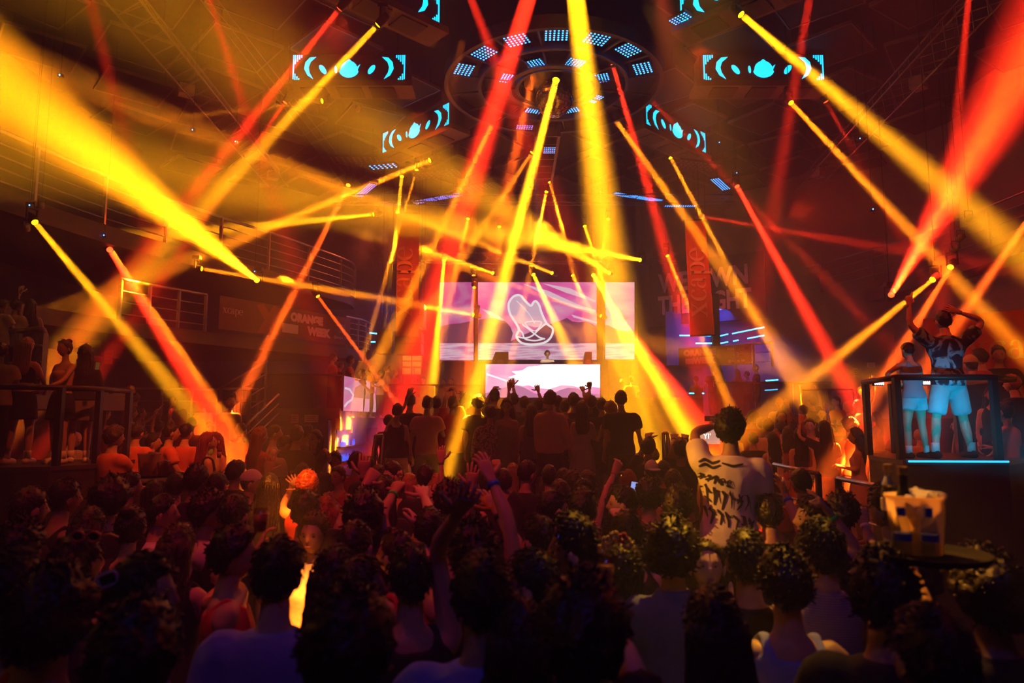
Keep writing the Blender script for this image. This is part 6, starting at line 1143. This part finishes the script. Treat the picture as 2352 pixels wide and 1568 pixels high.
P(510, 985, 12.4, .5, 30, 'long b', 'tank R', K_, 'bend', 'dn', 'woman in the red glow right of the bright beam, further back', group=G4)
P(555, 990, 11.8, .4, -30, 'short k', 'tee R', K_, 'dn', 'dn', 'man in the red glow at the stair foot', group=G4)
# dancers on the left podium
P(62, 795, 8.5, 1.7, 5, 'long l', 'crop K', 'skirt K', 'rail', 'rail', 'woman with fair hair from behind in a black skirt on the left podium', sex='f', shoes='W')
P(148, 800, 8.55, 1.7, 162, 'bun b', 'tube C', 'skirt K', 'rail', 'hip', 'woman with a top knot and a satin top facing the camera on the left podium', sex='f', shoes='W', hp=-6, topm=mat('satin', (.45, .22, .1), .3, var=.1))
P(196, 812, 8.75, 1.7, 35, 'wavy k', 'long K', 'skirt G', 'dn', 'bend', 'woman with windblown dark hair looking at a phone on the left podium', sex='f', shoes='W')
P(2, 808, 8.3, 1.7, 20, 'short k', 'tee Y', K_, 'dn', 'bend', 'person in a bright pale shirt cut by the left edge on the left podium')
P(8, 700, 11.3, 2.72, -20, 'short k', 'tee C', K_, 'rail', 'rail', 'person in a pale tee at the far left of the upper balcony', group='guests on the upper left balcony'); P(38, 703, 11.5, 2.72, -10, 'short k', 'tee C', K_, 'rail', 'rail', 'second person in a pale tee on the upper left balcony', group='guests on the upper left balcony'); P(72, 702, 11.6, 2.72, 25, 'long k', 'tank K', K_, 'up', 'rail', 'woman with a raised arm and dark hair on the upper left balcony', group='guests on the upper left balcony')
# dancers on the right podium
DW = P(2084, 806, 8.2, 1.8, 12, 'side k', 'tank T', 'minis T', (2032, 860, 2062, 880, 1, 1), 'low', 'woman bending forward in pale shorts painted as cyan-lit on the right podium', sex='f', lean=14, side=9, topm=striped('top_ribbed', (.2, .32, .4), (.1, .18, .26), 60, 2), shoes='K', stance=(.19, .04))
DM = P(2166, 738, 8.05, 1.8, -2, 'short k', 'tee D', 'shorts T', (2088, 745, 2088, 700, 1, 1), (2262, 738, 2200, 716, 1, 1), 'man in a dark patterned shirt and shorts painted as cyan-lit pointing up on the right podium', hL='point', hR='open', shoes='K', stance=(.24, .05), wide=1.2, topm=blotchy('shirt_patterned', (.012, .016, .03), (.2, .4, .5), 6, .5, .56))
# right terrace and behind the right podium
Zt = .45
for x, y, Y, z, yaw, h, t, b_, aL, aR, l in (
 (1762, 980, 12.2, Zt, 10, 'curly k', 'tee W', K_, 'dn', 'bend', 'person in a pale tee right of the man in the white tee, on the terrace'), (1730, 960, 13.0, Zt, -25, 'curly k', 'tee R', K_, 'mouth', 'dn', 'curly-haired person edged with gold light just right of the white tee'), (1748, 975, 12.6, Zt, 10, 'short k', 'tank R', K_, 'dn', 'dn', 'dark-haired person behind the pale tee on the right terrace'),
 (1795, 958, 13.4, Zt, 165, 'long k', 'tank R', K_, 'dn', 'dn', 'woman facing left on the right terrace under the amber beam'), (1845, 944, 15.6, .75, 30, 'short k', 'tank R', K_, 'wide', 'dn', 'person stretching an arm up to the left on the right terrace'), (1886, 950, 15, .75, 170, 'long k', 'tank K', K_, 'mouth', 'dn', 'person facing the camera with a hand at the mouth on the right terrace'),
 (1796, 985, 11.6, Zt, 0, 'short k', 'tank R', K_, 'dn', 'bend', 'dark-haired person with bare shoulders on the right terrace'), (1810, 996, 11.0, Zt, -10, 'straight b', 'crop R', 'skirt R', 'dn', 'dn', 'woman with long light-brown hair from behind on the right terrace'), (1835, 1000, 10.8, Zt, 0, 'long k', 'crop K', 'skirt R', 'dn', 'bend', 'woman with long dark hair in a black top and red skirt on the right terrace'),
 (1860, 978, 12, Zt, 150, 'short k', 'tank W', K_, 'up', 'dn', 'man with a drink facing the camera between two long-haired women'), (1893, 985, 10.6, Zt, 0, 'straight k', 'tee K', 'shorts P', 'upb', 'dn', 'woman in a black tee and pink shorts from behind, left of the podium'), (1952, 980, 11, Zt, 5, 'afro k', 'tank R', K_, 'dn', 'dn', 'person with a big dark head of hair left of the podium post'), (1965, 1003, 10.2, Zt, 60, 'wavy k', 'dress L', 'none', 'bend', 'bend', 'woman with dark curls in a light dress looking left, beside the podium'),
 (1920, 922, 16.5, .95, 100, 'short k', 'tee R', K_, 'bend', 'dn', 'man in red light looking left at the rear of the right terrace'), (1970, 930, 15.6, .95, 60, 'short k', 'tee O', K_, 'bend', 'up', 'man in orange light behind the podium rail, left'), (1957, 902, 16.8, 1.15, 120, 'short l', 'tee Y', K_, 'bend', 'dn', 'brightly yellow-lit man at the rear of the right terrace'), (1980, 900, 17, 1.2, 130, 'curly k', 'tank Y', K_, 'up', 'dn', 'yellow-lit person left of the podium rail at the rear'), (2012, 958, 14.6, .75, 40, 'long k', 'tank R', K_, 'dn', 'bend', 'woman in red light seen between the podium posts'),
 (1790, 926, 16.8, .9, 150, 'short l', 'tee Y', K_, 'dn', 'bend', 'pale-haired person in the amber beam at the rear of the right terrace'), (1865, 925, 17, .8, 20, 'short k', 'tee K', K_, 'up', 'up', 'person with both arms up at the rear of the right terrace'), (1730, 1010, 11, Zt, -10, 'short k', 'tee K', K_, 'dn', 'dn', 'dark head just right of the hero shoulder of the white tee'), (1775, 1010, 10.4, Zt, 0, 'long k', 'tank W', K_, 'dn', 'low', 'woman in a white top near the upper step handrail'),
 (2070, 985, 12.4, .5, 150, 'short k', 'tee R', K_, 'dn', 'bend', 'person in red light behind the legs of the podium woman'), (2110, 1000, 11.6, 1.0 - .55, 0, 'bald', 'tee Y', K_, 'dn', 'dn', 'person in a yellow-lit tee seen between the legs of the dancers'), (2220, 960, 10.9, .7, 170, 'long k', 'tank R', K_, 'dn', 'dn', 'woman facing the camera right of the podium man, seen through the rail'),
 (2324, 882, 9.0, 1.1, 25, 'short l', 'tee K', K_, 'dn', 'bend', 'person with brightly edged light hair or cap at the right edge'), (2277, 905, 9.6, 1.1, 160, 'straight k', 'tank K', K_, 'dn', 'dn', 'woman with dark hair facing the camera right of the podium'), (2306, 945, 8.3, .75, 30, 'bun k', 'tee O', K_, 'low', 'bend', 'woman in an orange tee with a bag at the right edge'), (2250, 822, 10.7, 1.35, 20, 'short k', 'tee R', K_, 'dn', 'dn', 'dark-haired man right of the podium man, before the red sign'), (2294, 815, 10.6, 1.4, 150, 'short k', 'tee K', K_, 'dn', 'dn', 'man below the script sign, facing left'), (2228, 838, 10.2, 1.25, 0, 'short k', 'tee K', K_, 'dn', 'dn', 'person in a pale cap right beside the podium man'), (2320, 838, 10.9, 1.35, 40, 'afro k', 'tee K', K_, 'dn', 'dn', 'dark round head below the script sign at the right edge')):
    P(x, y, Y, z, yaw, h, t, b_, aL, aR, l, group=G5, cap='C' if x == 2228 else None)
fuse_people()
# ------------------------------------------------------------------ things worn and held, prints
def hold(who, side, name, label, cat, build, off=(0, 0, 0), rx=0):
    S, E, Wr = who['arms'][side]; d = unit(Wr - E); t = thing(name, label, cat, tuple(Wr + d * .1 + np.array(off))); build(t); t.rotation_euler.x = rx; return t
def cup(t, r=.035, h=.11):
    b = MB(); b.lathe([(.001, 0), (r * .75, 0), (r, h), (r * .94, h), (r * .7, .006), (.001, .006)], 16); b.build('cup_wall', mglass('cup_plastic', (.85, .78, .68), .1), t, True); b = MB(); b.lathe([(.001, .008), (r * .72, .008), (r * .9, h * .75), (.001, h * .75)], 16); b.build('drink', mat('drink', (.55, .3, .1), .2, trans=.3), t, True)
def byl(s): return next(o for o in PEOPLE if s in o.get('label', ''))
def held_cup(x, y, Y, label): p = at(x, y, Y); t = thing('plastic_cup', label, 'cup', tuple(p), 'plastic cups'); cup(t); return t
held_cup(1139, 1096, 5.9, 'clear plastic cup held up high over the middle of the floor'); held_cup(1355, 890, 12.0, 'small lit cup held up against the booth screen')
held_cup(597, 1222, 3.25, 'glass held by the man in the lilac tee'); held_cup(503, 1052, 9.3, 'tall pale cup held by the red-haired woman beside the red beam'); held_cup(722, 1032, 9.35, 'cup into which the woman under the notices pours a drink'); held_cup(255, 905, 10.2, 'cup held up behind the left podium corner post'); held_cup(1392, 1352, 2.55, 'glass beside the woman with flowers in her hair'); held_cup(1998, 893, 13.9, 'yellow-lit cup standing at the rear of the right terrace')
def phone(x, y, Y, label, m, w=.036, h=.075):
    t = thing('smartphone', label, 'phone', tuple(at(x, y, Y))); b = MB(); b.box((-w, 0, -h), (w, .008, h)); b.build('case', M_BLACK, t); b = MB(); b.box((-w * .92, -.002, -h * .94), (w * .92, 0, h * .94)); b.build('screen', m, t); return t
phone(1457, 1128, 5.4, 'lit smartphone held up by the orange-haired woman', emit('phone_screen', (.35, .45, 1), .9)).rotation_euler = (0, .2, 0); phone(224, 840, 8.4, 'phone in the hand of the woman with windblown hair', emit('phone_warm', (1, .4, .08), .1), .024, .05).rotation_euler = (.3, 0, .8)
def glasses(x, y, Y, label, m, sc=1., rot=(0, 0, 0), square=False):
    t = thing('sunglasses', label, 'sunglasses', tuple(at(x, y, Y)));
    for s in (-1, 1):
        b = MB(); pts = [(s * .034 * sc + (.026 if not square else .029) * sc * math.copysign(abs(math.cos(a)) ** (.5 if square else 1), math.cos(a)), 0, .021 * sc * math.copysign(abs(math.sin(a)) ** (.5 if square else 1), math.sin(a))) for a in np.linspace(0, 2 * PI, 20, endpoint=False)]; b.tube(pts, .0055 * sc, 6, closed=True); b.build('rim', m, t, True)
        b = MB(); b.poly([(p[0], p[2]) for p in pts], .002, (0, 0, 0), XA, ZA, (0, 1, 0)); b.build('lens', mat('lens_dark', (.01, .008, .008), .1), t)
        b = MB(); b.tube([(s * .062 * sc, 0, .005), (s * .07 * sc, .06 * sc, .004), (s * .07 * sc, .12 * sc, -.02 * sc)], .004 * sc, 6); b.build('temple', m, t, True)
    b = MB(); b.tube([(-.01 * sc, 0, .006), (.01 * sc, 0, .006)], .0045 * sc, 6); b.build('bridge', m, t, True); t.rotation_euler = rot; return t
glasses(222, 1340, 2.3, 'white square sunglasses glinting among the dark heads, lower left', mat('frame_white', (.75, .6, .4), .35), 1.0, (0, -.35, .2), True); glasses(197, 1232, 2.95, 'thin-rimmed sunglasses pushed back on a head, left', mat('frame_thin', (.4, .12, .05), .35), 1.0, (0, .02, 0))
fl = thing('hair_flowers', 'yellow flowers pinned in the curly hair of a woman, right of centre', 'flowers', tuple(at(1412, 1240, 2.75)))
for i, (x, z) in enumerate(((-.03, -.005), (.0, .012), (.032, .006), (.05, -.015), (-.048, -.035))):
    b = MB(); [b.ell((x + .014 * math.cos(a), 0, z + .014 * math.sin(a)), (.011, .006, .011), 8, 5) for a in np.linspace(0, 2 * PI, 5, endpoint=False)]; b.build('flower', mat('flower_yellow' if i != 2 else 'flower_red', (.8, .6, .08) if i != 2 else (.6, .05, .03), .6), fl, True)
# brush lettering on the back of the white tee and prints on other tees
from mathutils.bvhtree import BVHTree
def back_print(who, garment, strokes, m, w, name='print', front=-1):
    root = who['root']; ob = next(c for c in root.children if c.name.startswith(garment)); me = ob.data; T = BVHTree.FromPolygons([v.co for v in me.vertices], [p.vertices for p in me.polygons]); b = MB()
    def hit(x, z):
        h = T.ray_cast(Vector((x, front * 1.0, z)), Vector((0, -front, 0))); return None if h[0] is None else np.array(h[0]) + np.array(h[1]) * .004
    for st in strokes:
        pts = np.array(st[:-1], float); ww = st[-1] * w; n = max(8, int(20 * len(pts) / 3)); t = np.linspace(0, len(pts) - 1, n); C = np.stack([np.interp(t, range(len(pts)), pts[:, k]) for k in (0, 1)], 1)
        for _ in range(2): C[1:-1] = (C[:-2] + 2 * C[1:-1] + C[2:]) / 4
        D = np.gradient(C, axis=0); D /= np.linalg.norm(D, axis=1)[:, None] + 1e-9; N = np.stack([-D[:, 1], D[:, 0]], 1); wd = ww * (.35 + .65 * np.sin(np.linspace(.3, PI - .15, n)))
        L = [hit(*(c + q * k / 2)) for c, q, k in zip(C, N, wd)]; R = [hit(*(c - q * k / 2)) for c, q, k in zip(C, N, wd)]
        for i in range(n - 1):
            q = [L[i], L[i + 1], R[i + 1], R[i]]
            if all(p is not None for p in q): b.add(q, [(0, 1, 2, 3)])
    if b.V: b.build(name, m, ob)
INK = mat('ink_black', (.012, .01, .012), .8)
rr = random.Random(11); S = []
for row, (z, n, hh, x0, dx) in enumerate(((1.335, 5, .045, -.19, .042), (1.225, 7, .12, -.2, .05), (1.085, 7, .1, -.18, .05))):
    for i in range(n):
        x = x0 + i * dx; zz = z - .012 * i; q = lambda a: rr.uniform(-a, a)
        S.append([(x + q(.01), zz + hh * (.5 + q(.12))), (x + .012 + q(.012), zz + q(.02)), (x + q(.014), zz - hh * (.5 + q(.15))), .8 + q(.3)])
        S.append([(x - .012, zz + hh * (.35 + q(.2))), (x + .02, zz + hh * (.3 + q(.3))), (x + .034, zz - hh * (.1 + q(.4))), .6 + q(.3)])
        if rr.random() < .6: S.append([(x - .01, zz + hh * q(.3)), (x + .03, zz + hh * q(.5)), .7])
for sgn, z in ((-1, 1.40), (-1, 1.43)): S.append([(-.2, z), (-.16, z + .02), (-.11, z - .01), (-.06, z + .01), .9])
S.append([(-.05, 1.425), (.02, 1.405), (.09, 1.42), .8])
back_print(HERO, 'tee_shirt', S, INK, .021, 'brush_lettering')
back_print(A4, 'tee_shirt', [[(x, z), (x + .03, z + .01), (x + .05, z - .02), 1.] for z in (1.2, 1.14, 1.08) for x in np.arange(-.13, .1, .055)], mat('ink_grey', (.03, .03, .07), .8), .018)
bt2 = byl('printed black tee') if False else None
for s, strokes, m in (('black tee with a pale print', [[(-.03, 1.3), (.05, 1.3), 1.3], [(-.04, 1.29), (-.04, 1.1), (.0, 1.08), 1.3], [(.0, 1.2), (.05, 1.2), 1.2]], mat('print_pale', (.6, .4, .25), .7)), ('orange tee with a small collar mark', [[(-.035, 1.385), (.035, 1.385), .8]], M_LET)):
    o = byl(s); back_print(dict(root=o), 'tee_shirt', strokes, m, .02)
# ------------------------------------------------------------------ smoke and haze
def vol(name, a, b_, dens, m=None, smoke=None):
    mt = bpy.data.materials.new(name); mt.use_nodes = True; nt = mt.node_tree; nt.nodes.clear(); N = nt.nodes.new; Lk = nt.links.new; o = N('ShaderNodeOutputMaterial'); s = N('ShaderNodeVolumeScatter'); s.inputs['Color'].default_value = (.95, .95, .95, 1); s.inputs['Density'].default_value = dens; s.inputs['Anisotropy'].default_value = 0.
    if smoke:
        sc, lo, hi = smoke; tc = N('ShaderNodeTexCoord'); nz = N('ShaderNodeTexNoise'); nz.inputs['Scale'].default_value = sc; nz.inputs['Detail'].default_value = 5; nz.inputs['Distortion'].default_value = .8; mr = N('ShaderNodeMapRange'); mr.inputs[1].default_value = lo; mr.inputs[2].default_value = hi; mr.inputs[4].default_value = dens
        gr = N('ShaderNodeTexGradient'); gr.gradient_type = 'SPHERICAL'; mp = N('ShaderNodeMapping'); mp.inputs['Location'].default_value = (-1, -1, -1); mp.inputs['Scale'].default_value = (2, 2, 2); mul = N('ShaderNodeMath'); mul.operation = 'MULTIPLY'
        Lk(tc.outputs['Object'], nz.inputs[0]); Lk(nz.outputs['Fac'], mr.inputs[0]); Lk(tc.outputs['Generated'], mp.inputs[0]); Lk(mp.outputs[0], gr.inputs[0]); Lk(gr.outputs[1], mul.inputs[0]); Lk(mr.outputs[0], mul.inputs[1]); Lk(mul.outputs[0], s.inputs['Density'])
    Lk(s.outputs[0], o.inputs['Volume'])
    b = MB()
    if smoke: b.ell(((np.array(a) + b_) / 2), (np.array(b_) - a) / 2, 24, 16)
    else: b.box(a, b_)
    return b, mt
b, mt = vol('haze', (-12.95, -2.6, .02), (12.95, 27.9, 11.58), HAZE); tag(b.build('haze', mt), 'thin haze filling the whole hall', 'haze', None, 'stuff')
for (x, y, Y), r, dens, sm, lab in (((868, 560, 20.5), (1.0, .9, 1.1), 3.0, (1.1, .48, .62), 'billow of bright smoke left of the orange banner'), ((930, 545, 22.3), (1.1, .9, .7), 2.0, (1.2, .48, .64), 'smoke drifting behind the orange banner'), ((1225, 520, 22), (2.0, 1.0, 1.1), .8, (1.1, .45, .65), 'smoke drifting under the rear of the ring')):
    c = at(x, y, Y); b, mt = vol('smoke_billow', c - r, c + r, dens, None, sm); tag(b.build('smoke', mt), lab, 'smoke', None, 'stuff')
